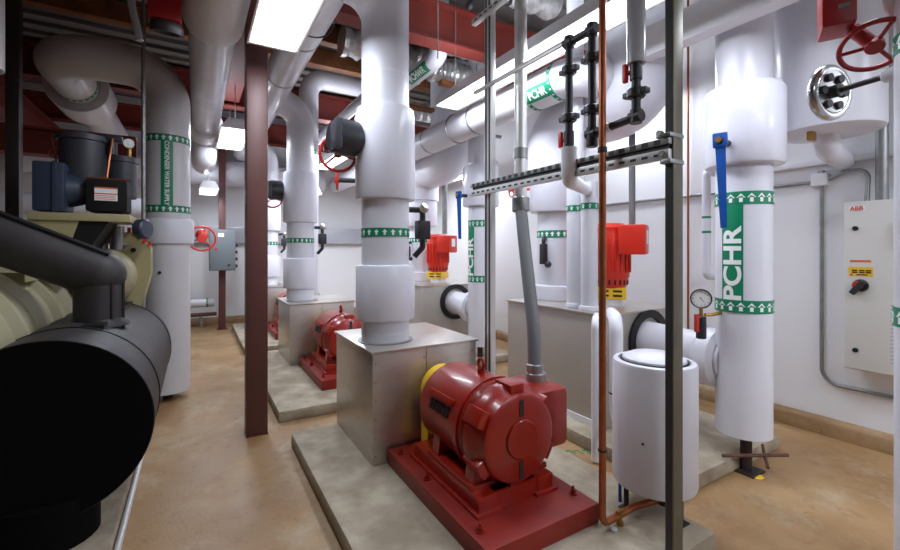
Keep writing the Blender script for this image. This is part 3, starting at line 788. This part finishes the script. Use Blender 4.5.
t = thing('chemical_feed_tubing', 'black plastic tubing with union clamps and red valves, ending in a white elbow', 'tubing', (1.79, 1.6, 1.9))
PX = 1.79; A, B, Cc = 1.709, 1.548, 1.287
rr = .021
MB().tube([(PX, A, 2.05), (PX, A, 2.655), (PX, B, 2.655), (PX, B, 2.11), (PX, Cc, 2.13), (PX, Cc, 2.42)], rr, 14, fil=.012, n=3).build('tube_run', 'black_pl', t)
for (yy, z) in ((A, 2.655), (B, 2.655), (B, 2.11), (Cc, 2.13)):
    e = MB(); e.cyl((PX, yy, z-.032), (PX, yy, z+.032), .028, 14); e.cyl((PX, yy-.03, z), (PX, yy+.03, z), .028, 14); e.build('elbow', 'black_pl', t)
for (yy, z) in ((A, 2.50), (A, 2.235), (B, 2.508), (B, 2.235), (Cc, 2.24)):
    u = MB(); u.cyl((PX, yy, z-.022), (PX, yy, z+.022), .042, 18, bev=.006); u.box(PX-.02, PX+.02, yy-.062, yy+.062, z-.014, z+.014, bev=.006); u.build('union_clamp', 'black_pl', t)
for (yy, z) in ((A, 2.12), (Cc, 2.345)):
    u = MB(); u.cyl((PX, yy, z-.04), (PX, yy, z+.04), .028, 14); b = u.build('valve', 'black_pl', t)
    h = MB(); h.cyl((PX, yy, z), (PX-.012, yy+.05, z), .012, 10); h.box(PX-.028, PX-.004, yy+.035, yy+.058, z-.045, z+.045, bev=.007); h.build('red_handle', 'redmotor', b)
MB().cyl((PX, B-.12, 2.118), (PX, B-.085, 2.115), .026, 14).build('white_union', 'pvc', t)
MB().cyl((PX, B, 2.04), (PX, B, 2.09), .03, 14, bev=.004).build('end_plug', 'black_pl', t)
MB().tube([(PX, A, 2.07), (PX, A, 1.89), (2.74, 2.42, 1.985)], .044, 20, fil=.07).build('white_elbow', 'pvc', t)
MB().tube([(PX, Cc, 2.38), (PX, Cc, HC)], .042, 20).build('grey_riser', 'greypvc', t)

# ================================================================== POT FEEDER
px, py = 2.14, 1.43
t = thing('pot_feeder', 'white cylindrical pot feeder tank on thin legs, in front right', 'tank', (px, py, .1))
MB().lathe([(0, 0), (.185, 0), (.205, .006), (.211, .02), (.211, .645), (.205, .658), (.18, .662), (.18, .65), (0, .65)], (px, py, .245), (0, 0, 1), 48).build('shell', 'jacket', t)
lid = MB().lathe([(0, .03), (.12, .022), (.158, .004), (.162, -.01), (.162, -.02)], (px, py, .915), (0, 0, 1), 40).build('lid', 'jacket2', t)
MB().torus((px, py, .905), (0, 0, 1), .166, .007, 40, 8).build('lid_gasket', 'black', lid)
for a in (30, 150, 270):
    x, yy = px+.15*math.cos(R(a)), py+.15*math.sin(R(a))
    lg = MB(); lg.cyl((x, yy, .105), (x, yy, .26), .013, 10); lg.box(x-.03, x+.03, yy-.03, yy+.03, .1, .106); lg.build('leg', 'steelleg', t)
MB().cyl((px-.15, py+.10, .13), (px-.15, py+.10, .25), .009, 10).build('sample_tube', 'blue', t)
MB().cyl((px, py-.06, .15), (px, py-.06, .25), .028, 12).build('drain_stub', 'black', t)
st = MB(); 
for (a, z) in ((200, .52), (330, .5)): 
    x, yy = px+.212*math.cos(R(a)), py+.212*math.sin(R(a)); st.sphere((x, yy, z), .007, seg=8)
st.build('plug', 'black', t)
t = thing('feeder_pipe', 'white pipe dropping between the grey housing and the pot feeder', 'pipe', (2.25, 1.85, .2))
MB().tube([(2.66, 2.12, 1.03), (2.47, 1.93, 1.03), (2.47, 1.93, .34), (2.28, 1.58, .32)], .045, 18, fil=.10).build('pipe', 'pvc', t)
MB().cyl((2.47, 1.93, .52), (2.47, 1.93, .53), .048, 16).build('band', 'black', t)
t = thing('feeder_pipe', 'slim white vertical pipe behind the copper pipe, left of the pot feeder', 'pipe', (2.39, 2.05, .1))
MB().tube([(2.60, 2.2, 1.0), (2.42, 2.06, 1.0), (2.42, 2.06, .02)], .03, 14, fil=.06).build('pipe', 'pvc', t)

# ================================================================== RIGHT WALL ITEMS
XP = 4.2
t = thing('control_cabinet', 'tall pale grey drive cabinet with red lettering on the right wall', 'electrical cabinet', (4.31, 1.1, .6))
MB().box(XP+.02, XR-.001, .86, 1.256, .61, 1.86, bev=.006).build('body', 'panel', t)
d = MB().box(XP, XP+.02, .866, 1.25, .62, 1.85, bev=.006).build('door', 'panel', t)
MB().cyl((XP-.012, 1.185, 1.66), (XP, 1.185, 1.66), .017, 14).build('latch', 'black', d)
MB().cyl((XP-.012, 1.185, .76), (XP, 1.185, .76), .017, 14).build('latch', 'black', d)
MB().box(XP-.0015, XP, 1.10, 1.215, 1.41, 1.425).build('orange_strip', 'orange', d)
w = MB().box(XP-.0015, XP, 1.09, 1.225, 1.305, 1.375).build('warning_sticker', 'yellow', d)
tb = MB()
for k, yy in enumerate((1.205, 1.165, 1.13)): 
    for z in (1.352, 1.338): tb.box(XP-.0025, XP-.0015, yy-.03, yy, z-.008, z+.002)
tb.prism([(1.2, 1.312), (1.215, 1.312), (1.2075, 1.325)], 'x', XP-.0025, XP-.0015); tb.box(XP-.0025, XP-.0015, 1.12, 1.18, 1.314, 1.322)
tb.build('sticker_print', 'black', w)
lt = MB(); lt.box(XP-.0012, XP, 1.135, 1.225, 1.79, 1.825); lt.build('logo_plate', 'white', d)
lt = MB(); flat_text(lt, 'ABB', .042, lambda x, y: (XP-.002, 1.18-x, 1.807+y), bold=.0012); lt.build('logo', 'redmotor', d)
sw = MB(); sw.cyl((XP-.02, 1.155, 1.24), (XP, 1.155, 1.24), .045, 20, bev=.004); swo = sw.build('switch_plate', 'black', d)
sw = MB(); mm = Matrix.Translation((XP-.035, 1.155, 1.24)) @ Matrix.Rotation(R(35), 4, 'X'); sw.box(-.02, .02, -.018, .018, -.075, .04, bev=.006, M4=mm); sw.build('switch_handle', 'black_pl', swo)
MB().cyl((XP-.045, 1.165, 1.245), (XP-.02, 1.165, 1.245), .03, 16, bev=.004).build('switch_knob', 'redhw', swo)
dp = MB().box(XP-.012, XP, .90, .985, 1.52, 1.70, bev=.004).build('keypad', 'dial', d)
MB().box(XP-.0135, XP-.012, .915, .97, 1.60, 1.66).build('screen', 'green', dp)
lv = MB()
for k in range(16): lv.box(XP-.001, XP, .87, 1.0, .70+.027*k, .708+.027*k)
lv.build('louver', 'greypvc', d)

t = thing('junction_box', 'small white junction box on the right wall between conduits', 'junction box', (XR-.04, 1.45, 2.07))
MB().box(XR-.07, XR, 1.40, 1.51, 2.02, 2.125, bev=.012).build('body', 'fixture', t)
MB().box(XR-.05, XR-.01, 1.43, 1.47, 2.125, 2.15, bev=.004).build('plug', 'galv', t)
def wall_pipe(pts, r, label, m='galv', fil=.06, name='wall_conduit'):
    return tag(MB().tube(pts, r, 12, fil=fil).build(name, m), label, 'conduit', 'conduits on the right wall')
wx = XR-.02
wall_pipe([(wx, 1.51, 2.06), (wx, 4.2, 2.06)], .014, 'level wall conduit leading left from the white junction box')
wall_pipe([(wx, 1.45, 2.02), (wx, 1.45, .42), (wx, .60, .42)], .014, 'wall conduit dropping from the junction box and turning right near the floor', fil=.12)
wall_pipe([(wx-.02, 1.40, 2.07), (wx-.02, 1.28, 2.12), (wx-.06, 1.15, 2.10), (4.30, 1.15, 1.86)], .016, 'short flexible conduit arching from junction box to cabinet top', fil=.14)
wall_pipe([(4.31, 1.07, 1.86), (4.31, 1.07, HC)], .038, 'thick grey conduit rising from the cabinet top')
wall_pipe([(4.31, .92, 1.86), (4.31, .92, HC)], .02, 'thin grey conduit rising from the cabinet top, right of the thick one')
wall_pipe([(4.36, 2.53, .2), (4.36, 2.53, HC)], .011, 'thin copper tube running up the right wall left of the lettered pipe', 'copper')
t = thing('drain_pipe', 'slim white pipe with thin green rings beside the lettered pipe', 'pipe', (4.2, 2.26, 1.2))
MB().tube([(XR, 2.26, 1.25), (4.2, 2.26, 1.25), (4.2, 2.26, 2.25), (XR, 2.26, 2.25)], .038, 16, fil=.05).build('pipe', 'jacket', t)
for z in (1.66, 1.80): MB().ring((4.2, 2.26, z), (0, 0, 1), .037, .0395, .022, 20).build('ring', 'green', t)
wall_pipe([(wx, 2.7, .62), (wx, 5.0, .62), (wx, 5.0, .2)], .014, 'low wall conduit far along the right wall')

tag(MB().tube([(-.33, 1.0, .018), (-.33, 4.75, .018)], .016, 10).build('floor_conduit', 'rail'), 'thin pale conduit on the floor along the chiller pad edge', 'conduit')
# suspended white vessel at upper right
t = thing('hung_vessel', 'wide white insulated vessel hanging at upper right above the cabinet', 'vessel', (3.85, 1.26, 2.3))
vx, vy = 3.80, 1.22
MB().lathe([(0, 0), (.27, 0), (.295, .012), (.30, .03), (.30, 1.95), (0, 1.95)], (vx, vy, 2.31), (0, 0, 1), 48).build('shell', 'jacket', t)
MB().tube([(vx+.05, vy+.02, 2.33), (vx+.05, vy+.02, 2.22), (XR, vy+.1, 2.20)], .075, 24, fil=.1).build('outlet', 'jacket2', t)
MB().box(vx-.20, vx-.12, vy+.02, vy+.05, 2.25, 2.31, bev=.004).build('brass_tag', 'brass', t)
MB().cyl((vx-.15, vy+.20, 2.24), (vx-.15, vy+.20, 2.31), .02, 10).build('drain_cock', 'brass', t)
tag(MB().box(XR-.06, XR, .9, 2.0, 2.19, 2.235, bev=.01).build('wall_ledge', 'fixture'), 'narrow white ledge on the right wall below the hung vessel', 'ledge')

# right frame-edge pipe with valves
ex, ey = 2.60, .44
t = thing('edge_pipe', 'white vertical pipe at the right edge of view with green tape', 'pipe', (ex, ey, .1))
MB().cyl((ex+.02, ey, .0), (ex+.02, ey, HC), .17, 40).build('riser', 'jacket', t)
tape(t, (ex+.02, ey, 0), (0, 0, 1), .17, [(1.22, .08)]); tape(t, (ex+.02, ey, 0), (0, 0, 1), .17, [(2.36, .08)])
t = thing('steel_handwheel_valve', 'stainless steel handwheel on a rod at upper right', 'valve', (2.4, .75, 2.2))
wc = Vector((2.67, .85, 2.27)); wa = Vector((.258, .965, .04)).normalized()
wh = MB(); wh.torus(wc, wa, .112, .024, 40, 12); wh.lathe([(0, -.01), (.10, -.02), (.105, .0), (0, .01)], wc, wa, 32); wh.build('wheel', 'chrome', t)
hb = MB(); 
d3, u3, v3 = hb._frame(wa)
for k in range(6):
    a = 2*PI*k/6; e = u3*math.cos(a)+v3*math.sin(a); hb.cyl(wc+e*.072-wa*.03, wc+e*.072-wa*.005, .02, 12)
hb.cyl(wc-wa*.05, wc+wa*.03, .03, 14); hb.build('hub', 'strutdark', t)
MB().tube([wc, wc-wa*.06, (2.615, .65, 2.265), (2.585, .5, 2.27)], .013, 10).build('stem', 'steelleg', t)
MB().cyl((2.612, .645, 2.265), (2.59, .54, 2.27), .03, 16, bev=.005).build('bonnet', 'jacket2', t)
MB().box(2.57, 2.61, .585, .60, 2.215, 2.24).build('tag_clip', 'brass', t)
t = thing('gear_valve', 'crimson gear box with red handwheel at the upper right corner', 'valve', (2.5, .7, 2.3))
gb = MB(); mm = Matrix.Translation((2.56, .79, 2.58)) @ Matrix.Rotation(R(24), 4, 'Z'); gb.box(-.09, .09, -.06, .06, -.07, .14, bev=.012, M4=mm); gbo = gb.build('gearbox', 'crimson', t)
np_ = MB(); np_.box(-.0915, -.09, -.035, .005, .0, .02, M4=mm); np_.build('nameplate', 'chrome', gbo)
MB().cyl((2.58, .74, 2.51), (2.60, .67, 2.41), .028, 14).build('shaft', 'crimson', t)
handwheel(t, (2.60, .67, 2.41), (.55, .25, .8), .118, .011, 'crimson', hub=.035, spokes=3, ph=.9)
MB().cyl((2.62, .63, 2.60), (2.62, .48, 2.60), .09, 20, bev=.01).build('valve_neck', 'grey_jacket', t)

# ================================================================== LEFT SIDE: LOOPED PIPE
lx, ly = -.235, 5.2
t = thing('condenser_water_pipe', 'big greyish white looped pipe with green tape at left, beyond the chiller', 'pipe', (lx, ly, 0))
MB().tube([(lx, ly, .08), (lx, ly, 3.31), (-1.12, ly, 3.31), (-1.12, 8.6, 3.31)], .195, 40, fil=.34, n=12).build('pipe_run', 'grey_jacket', t)
MB().lathe([(.2, 0), (.222, .004), (.228, .02), (.228, .23), (.22, .25), (.2, .255)], (lx, ly, 1.56), (0, 0, 1), 40).build('valve_jacket', 'jacket', t)
MB().lathe([(.2, 0), (.285, .004), (.29, .03), (.29, .55), (.2, .56)], (-1.12, 6.15, 3.31), (0, 1, 0), 40).build('flange_jacket', 'grey_jacket', t)
tape(t, (lx, ly, 0), (0, 0, 1), .195, [(2.60, .07), (1.905, .07)], ('CONDENSER WATER SUPPLY', 1.91, 2.59, .10, R(-90), .052))
tape(t, (-1.12, 6.05, 3.31), (0, 1, 0), .195, [(.0, .06)])
MB().cyl((lx, ly, 0), (lx, ly, .09), .045, 14).build('support_leg', 'steelleg', t)
MB().sphere((lx-.06, ly-.189, 1.28), .016, seg=10).build('test_plug', 'black', t)
tag(MB().tube([(-.385, 4.55, .0), (-.385, 4.55, HC)], .016, 10).build('hanger_rod', 'galv'), 'thin pale vertical rod in front of the looped pipe at left', 'rod')
# handwheel valve + grey box at back
t = thing('wall_valve', 'red handwheel valve in front of the back wall, left of the grey box', 'valve', (.1, 8.3, 1.6))
handwheel(t, (.10, 8.2, 1.69), (.05, -1, .05), .20, .016, 'redhw', hub=.07)
MB().cyl((.10, 8.2, 1.70), (.10, 8.5, 1.70), .035, 12).build('stem', 'redhw', t)
MB().sphere((.10, 8.26, 1.75), .10, 1, .8, 1.0, 16).build('bonnet', 'redhw', t)
t = thing('control_box', 'grey control box mounted on the slim brown post at the back', 'electrical box', (.43, 9.05, 1.1))
MB().box(.22, .65, 8.92, 9.14, 1.12, 1.88, bev=.01).build('body', 'greybox', t)
MB().box(.235, .635, 8.905, 8.92, 1.135, 1.865, bev=.006).build('door', 'greybox', t)
fx = MB(); fx.box(.36, .46, 8.90, 8.906, 1.74, 1.81); fx.build('label_plate', 'dial', t)
MB().cyl((.33, 8.895, 1.52), (.33, 8.906, 1.52), .022, 12).build('indicator_lamp', 'redhw', t)
MB().cyl((.54, 8.89, 1.22), (.54, 8.906, 1.22), .02, 12).build('latch', 'black', t)
for k in range(4): MB().cyl((.65, 9.0, 1.2+.13*k), (.69, 9.0, 1.2+.13*k), .03, 10).build('cable_gland', 'steelleg', t)
# back wall pipes
t = thing('back_wall_pipe', 'large white horizontal pipe crossing the back wall behind the aisle', 'pipe', (0, 9.2, 2.9))
MB().tube([(-2.5, 9.45, 3.0), (2.4, 9.45, 3.0)], .25, 32).build('pipe_run', 'jacket', t)
t = thing('back_wall_pipe', 'narrow grey duct crossing the back wall at eye height', 'duct', (2, 9.7, 1.7))
MB().box(-.2, 4.2, 9.72, 9.88, 1.64, 1.98, bev=.01).build('duct', 'greypvc', t)
t = thing('floor_pipe', 'white pipe with green tape low along the back wall', 'pipe', (0, 9.6, .3))
MB().tube([(-2, 9.55, .48), (.32, 9.55, .48)], .085, 20).build('pipe_run', 'jacket', t)
tape(t, (-.6, 9.55, .48), (1, 0, 0), .085, [(.1, .03), (.8, .03)], ('CHWR', .1, .8, .05, R(90), .05), arrow=.05)
t = thing('floor_pipe', 'lower rusty pipe on short legs along the back wall', 'pipe', (0, 9.6, .2))
MB().tube([(-2, 9.5, .26), (.36, 9.5, .26)], .035, 14).build('pipe_run', 'rust', t)
for x in (-.9, .1): MB().cyl((x, 9.5, 0), (x, 9.5, .25), .03, 10).build('leg', 'galv', t)

# overhead silver pipe along the aisle
t = thing('aisle_pipe', 'shiny silver insulated pipe overhead at left of the bright strip light', 'pipe', (.13, 5, 3.2))
MB().tube([(.12, 2.2, 3.2), (.12, 7.0, 3.2)], .165, 36).build('pipe_run', 'silver', t)
MB().lathe([(.16, 0), (.20, .004), (.205, .03), (.20, .75), (.16, .78)], (.12, 2.85, 3.2), (0, 1, 0), 40).build('flange_jacket', 'grey_jacket', t)
MB().lathe([(.16, 0), (.21, .004), (.215, .03), (.215, .4), (.16, .42)], (.12, 6.6, 3.2), (0, 1, 0), 40).build('end_jacket', 'jacket', t)
MB().tube([(.12, 6.95, 3.2), (.12, 7.3, 3.2), (.12, 7.3, 2.88), (.12, 7.9, 2.88)], .165, 32, fil=.2).build('end_elbow', 'jacket', t)
# red alarm horn
t = thing('alarm_bell', 'red boxed alarm with round grilled rim hanging above the looped pipe', 'alarm', (-.15, 3.3, 3.0))
MB().box(-.255, -.075, 3.22, 3.36, 2.95, 3.25, bev=.015).build('box', 'crimson', t)
MB().lathe([(0, .03), (.06, .03), (.075, .0), (.09, .0), (.095, .03), (.085, .06), (.07, .07), (0, .07)], (-.155, 3.29, 2.89), (0, -.25, 1), 28).build('rim', 'steelleg', t)
MB().box(-.14, -.10, 3.217, 3.22, 3.10, 3.2).build('sticker', 'yellow', t)
MB().tube([(-.16, 3.29, 3.25), (-.16, 3.29, HC)], .02, 10).build('stem', 'steelleg', t)
tag(MB().tube([(-.35, 3.9, 3.05), (-.40, 3.9, 3.3), (-.40, 3.9, HC)], .026, 12).build('pipe_stub', 'greypvc'), 'short pale pipe stub just above the looped pipe', 'pipe')
# dark post and pipe at far left
tag(MB().box(-1.40, -1.31, 5.1, 5.2, 0, HC, bev=.006).build('dark_post', 'steelleg'), 'dark upright post at the far left edge of view', 'post')
tag(MB().tube([(-1.10, 3.6, 2.58), (-1.10, 3.6, HC)], .11, 24, fil=.1).build('corner_pipe', 'grey_jacket'), 'short grey pipe end in the upper left corner', 'pipe')
tag(MB().tube([(-2.6, 7.6, 2.1), (-.6, 7.6, 2.1)], .15, 20).build('rear_pipe', 'jacket'), 'pale horizontal pipe seen behind the navy motor at left', 'pipe')

# ================================================================== CHILLER
cx, cz, cr = -.614, .64, .43
t = thing('chiller', 'large chiller with black barrel front and beige shell at left', 'chiller', (-.9, 3.6, .08))
MB().lathe([(0, 0), (cr, 0)], (cx, 2.69, cz), (0, 1, 0), 64).build('barrel_end', 'barrel_end', t)
b = MB(); b.lathe([(cr, 0), (cr, 1.93), (cr-.02, 1.95), (0, 1.95)], (cx, 2.69, cz), (0, 1, 0), 64); b.build('barrel', 'grey_foam', t)
for yy in (2.69, 3.1, 4.5): MB().ring((cx, yy, cz), (0, 1, 0), cr-.001, cr+.005, .03, 64).build('barrel_seam', 'seam', t)
MB().box(cx-.006, cx+.16, 3.16, 4.5, cz+cr-.03, cz+cr-.004).build('barrel_strip', 'seam', t)
# suction duct of insulated pipe
b = MB(); b.tube([(-.515, 3.42, 1.35), (-1.9, 3.42, 2.02)], .142, 32); b.cyl((-.515, 3.42, .98), (-.515, 3.42, 1.35), .125, 32); b.sphere((-.515, 3.42, 1.35), .142); du = b.build('suction_duct', 'grey_foam', t)
se = MB()
dv_ = Vector((-1.385, 0, .67)).normalized(); nv = Vector((dv_.z, 0, -dv_.x)); 
for off in (-.035, .05):
    p = Vector((-.515, 3.42, 1.35))+nv*.136
    se.tube([p+Vector((0, off-.04, 0)), p+dv_*1.6+Vector((0, off-.04, 0))], .010, 8)
se.tube([(-.392, 3.39, 1.0), (-.392, 3.39, 1.38)], .010, 8); se.tube([(-.44, 3.32, 1.0), (-.44, 3.32, 1.36)], .008, 8)
se.build('duct_seam', 'seam', du)
MB().lathe([(.124, .05), (.145, .03), (.16, 0)], (-.515, 3.42, 1.03), (0, 0, 1), 32).build('duct_flange', 'seam', t)
# beige condenser shell behind
b = MB(); pr = [(0, 0), (.40, 0), (.47, .03)]
yy = .05
while yy < 1.5:
    pr += [(.47, yy), (.47, yy+.20), (.515, yy+.22), (.515, yy+.27), (.47, yy+.29)]; yy += .36
pr += [(.47, 1.55), (.40, 1.62), (0, 1.66)]
b.lathe(pr, (-1.27, 2.85, .93), (0, 1, 0), 56); b.build('condenser_shell', 'beige', t)
b = MB(); b.sphere((-.62, 4.38, 1.29), .21, 1, .9, 1.05, 28); b.build('compressor_casing', 'beige', t)
b = MB(); b.prism([(-.60, 1.0), (-.40, 1.0), (-.33, 1.30), (-.33, 1.52), (-.47, 1.66), (-.60, 1.62)], 'y', 4.50, 4.76); bb = b.build('gear_housing', 'tan', t)
rb = MB()
for k in range(5): rb.box(-.49+.035*k, -.465+.035*k, 4.485, 4.50, 1.655-.03*k, 1.69-.03*k)
rb.build('red_cap', 'redmotor', bb)
MB().cyl((-.45, 4.49, 1.5), (-.45, 4.50, 1.5), .02, 12).build('plug', 'seam', bb)
# shelf bracket for the purge unit
MB().box(-.99, -.42, 4.0, 4.5, 1.71, 1.765, bev=.004).build('shelf', 'tan', t)
MB().prism([(-.99, 1.71), (-.72, 1.71), (-.83, 1.33), (-.99, 1.33)], 'y', 4.02, 4.05).build('bracket', 'tan', t)
MB().prism([(-.72, 1.71), (-.55, 1.71), (-.76, 1.33), (-.83, 1.33)], 'y', 4.03, 4.47).build('gusset', 'seam', t)
MB().box(-1.4, -.9, 3.6, 4.4, 1.3, 1.36).build('saddle', 'tan', t)
for (x0, x1, y0, y1) in ((-1.0, -.72, 2.95, 3.05), (-1.0, -.72, 4.2, 4.3), (-1.6, -1.3, 2.95, 3.05), (-1.6, -1.3, 4.2, 4.3)):
    MB().box(x0, x1, y0, y1, .08, .5, bev=.005).build('support_leg', 'seam', t)
b = MB(); b.cyl((-.62, 2.83, .08), (-.62, 2.83, .3), .2, 28); b.build('pedestal', 'barrel_end', t)
b = MB(); b.tube([(-.70, 4.55, 1.55), (-.58, 4.52, 1.6), (-.50, 4.5, 1.52)], .03, 10, fil=.05); b.cyl((-.56, 4.5, 1.50), (-.56, 4.5, 1.70), .05, 12); b.cyl((-.66, 4.55, 1.45), (-.66, 4.55, 1.68), .035, 12)
b.build('oil_piping', 'galv', t)
MB().cyl((-.40, 4.28, 1.67), (-.33, 4.24, 1.67), .08, 24, bev=.012).build('end_cap', 'navy', t)

# purge unit on the shelf
t = thing('purge_unit', 'purge unit with navy motor and two charcoal canisters on the beige shelf', 'purge unit', (-.7, 4.2, 1.77))
z0 = 1.766
nm = MB(); nm.box(-.975, -.80, 4.03, 4.32, z0+.01, z0+.36, bev=.018); nm.cyl((-.80, 4.2, z0+.18), (-.70, 4.2, z0+.18), .13, 24, r2=.10); nm.box(-.865, -.845, 4.02, 4.33, z0+.005, z0+.365)
nm.build('fan_motor', 'navy', t)
hb = MB(); hb.cyl((-.72, 4.16, z0+.16), (-.67, 4.14, z0+.16), .045, 18, bev=.008); hb.build('pulley', 'galv', t)
def canister(x, yy, zb, r, h, nm):
    o = MB().lathe([(0, 0), (r*.9, 0), (r*.93, .02), (r*.97, h-.05), (r*1.06, h-.045), (r*1.06, h-.005), (r*1.02, h), (0, h)], (x, yy, zb), (0, 0, 1), 36).build('canister', 'canister', t)
canister(-.735, 4.28, z0+.24, .155, .37, 'a')
canister(-.505, 4.32, z0+.15, .105, .33, 'b')
MB().sphere((-.735, 4.28, z0+.61), .055, 1, 1, .6, 14).build('cap_valve', 'dial', t)
bx = MB().box(-.69, -.44, 4.04, 4.3, z0+.02, z0+.26, bev=.02).build('compressor_box', 'black_foam', t)
lb = MB(); lb.box(-.635, -.50, 4.038, 4.04, z0+.10, z0+.20); lbo = lb.build('warning_label', 'white', bx)
lb = MB(); lb.box(-.635, -.50, 4.0365, 4.038, z0+.147, z0+.155); lb.box(-.635, -.50, 4.0365, 4.038, z0+.19, z0+.2)
for k in range(3): lb.box(-.63, -.51, 4.0368, 4.038, z0+.11+.012*k, z0+.114+.012*k)
lb.build('label_print', 'orange', lbo)
for pts, rr, fl in (([(-.90, 4.3, z0+.40), (-.93, 4.3, z0+.60), (-.80, 4.3, z0+.62)], .006, .03),
                    ([(-.60, 4.1, z0+.28), (-.55, 4.1, z0+.27), (-.46, 4.08, z0+.22), (-.44, 4.06, z0+.15)], .006, .03),
                    ([(-.70, 4.1, z0+.27), (-.42, 4.1, z0+.27)], .006, 0),
                    ([(-.575, 4.12, z0+.28), (-.56, 4.15, z0+.46), (-.55, 4.2, z0+.60)], .008, .05)):
    MB().tube(pts, rr, 8, fil=fl).build('copper_tube', 'copper', t)
MB().torus((-.90, 4.28, z0+.46), (0, 1, .2), .035, .006, 20, 6).build('copper_coil', 'copper', t)
so = MB(); so.cyl((-.56, 4.24, z0+.48), (-.56, 4.24, z0+.60), .035, 14); so.box(-.61, -.49, 4.2, 4.28, z0+.58, z0+.625, bev=.012); so.build('solenoid_valve', 'black_pl', t)
ga = MB(); ga.lathe([(0, 0), (.032, 0), (.036, .01), (.036, .03), (.012, .03), (.01, .035), (0, .035)], (-.455, 4.26, z0+.58), (.1, -1, .1), 20); ga.build('gauge', 'dial', t)
MB().cyl((-.455, 4.27, z0+.46), (-.455, 4.27, z0+.56), .016, 10).build('gauge_stem', 'brass', t)

# ================================================================== CAMERA
cam = bpy.data.cameras.new('camera'); co = bpy.data.objects.new('camera', cam); C.objects.link(co)
co.location = (0, 0, 1.5); co.rotation_euler = (PI/2, 0, -math.atan2(255, 428))
cam.sensor_width = 36; cam.sensor_fit = 'HORIZONTAL'; cam.lens = 428/900*36; cam.shift_y = -25/900
cam.clip_start = .02
S.camera = co
w = bpy.data.worlds.new('world'); S.world = w; w.use_nodes = True
w.node_tree.nodes['Background'].inputs[0].default_value = (.5, .5, .52, 1); w.node_tree.nodes['Background'].inputs[1].default_value = .05
S.view_settings.view_transform = 'Standard'; S.view_settings.look = 'None'; S.view_settings.gamma = 1
S.view_settings.use_curve_mapping = False; S.view_settings.exposure = 0
S.cycles.max_bounces = 8; S.cycles.use_denoising = True
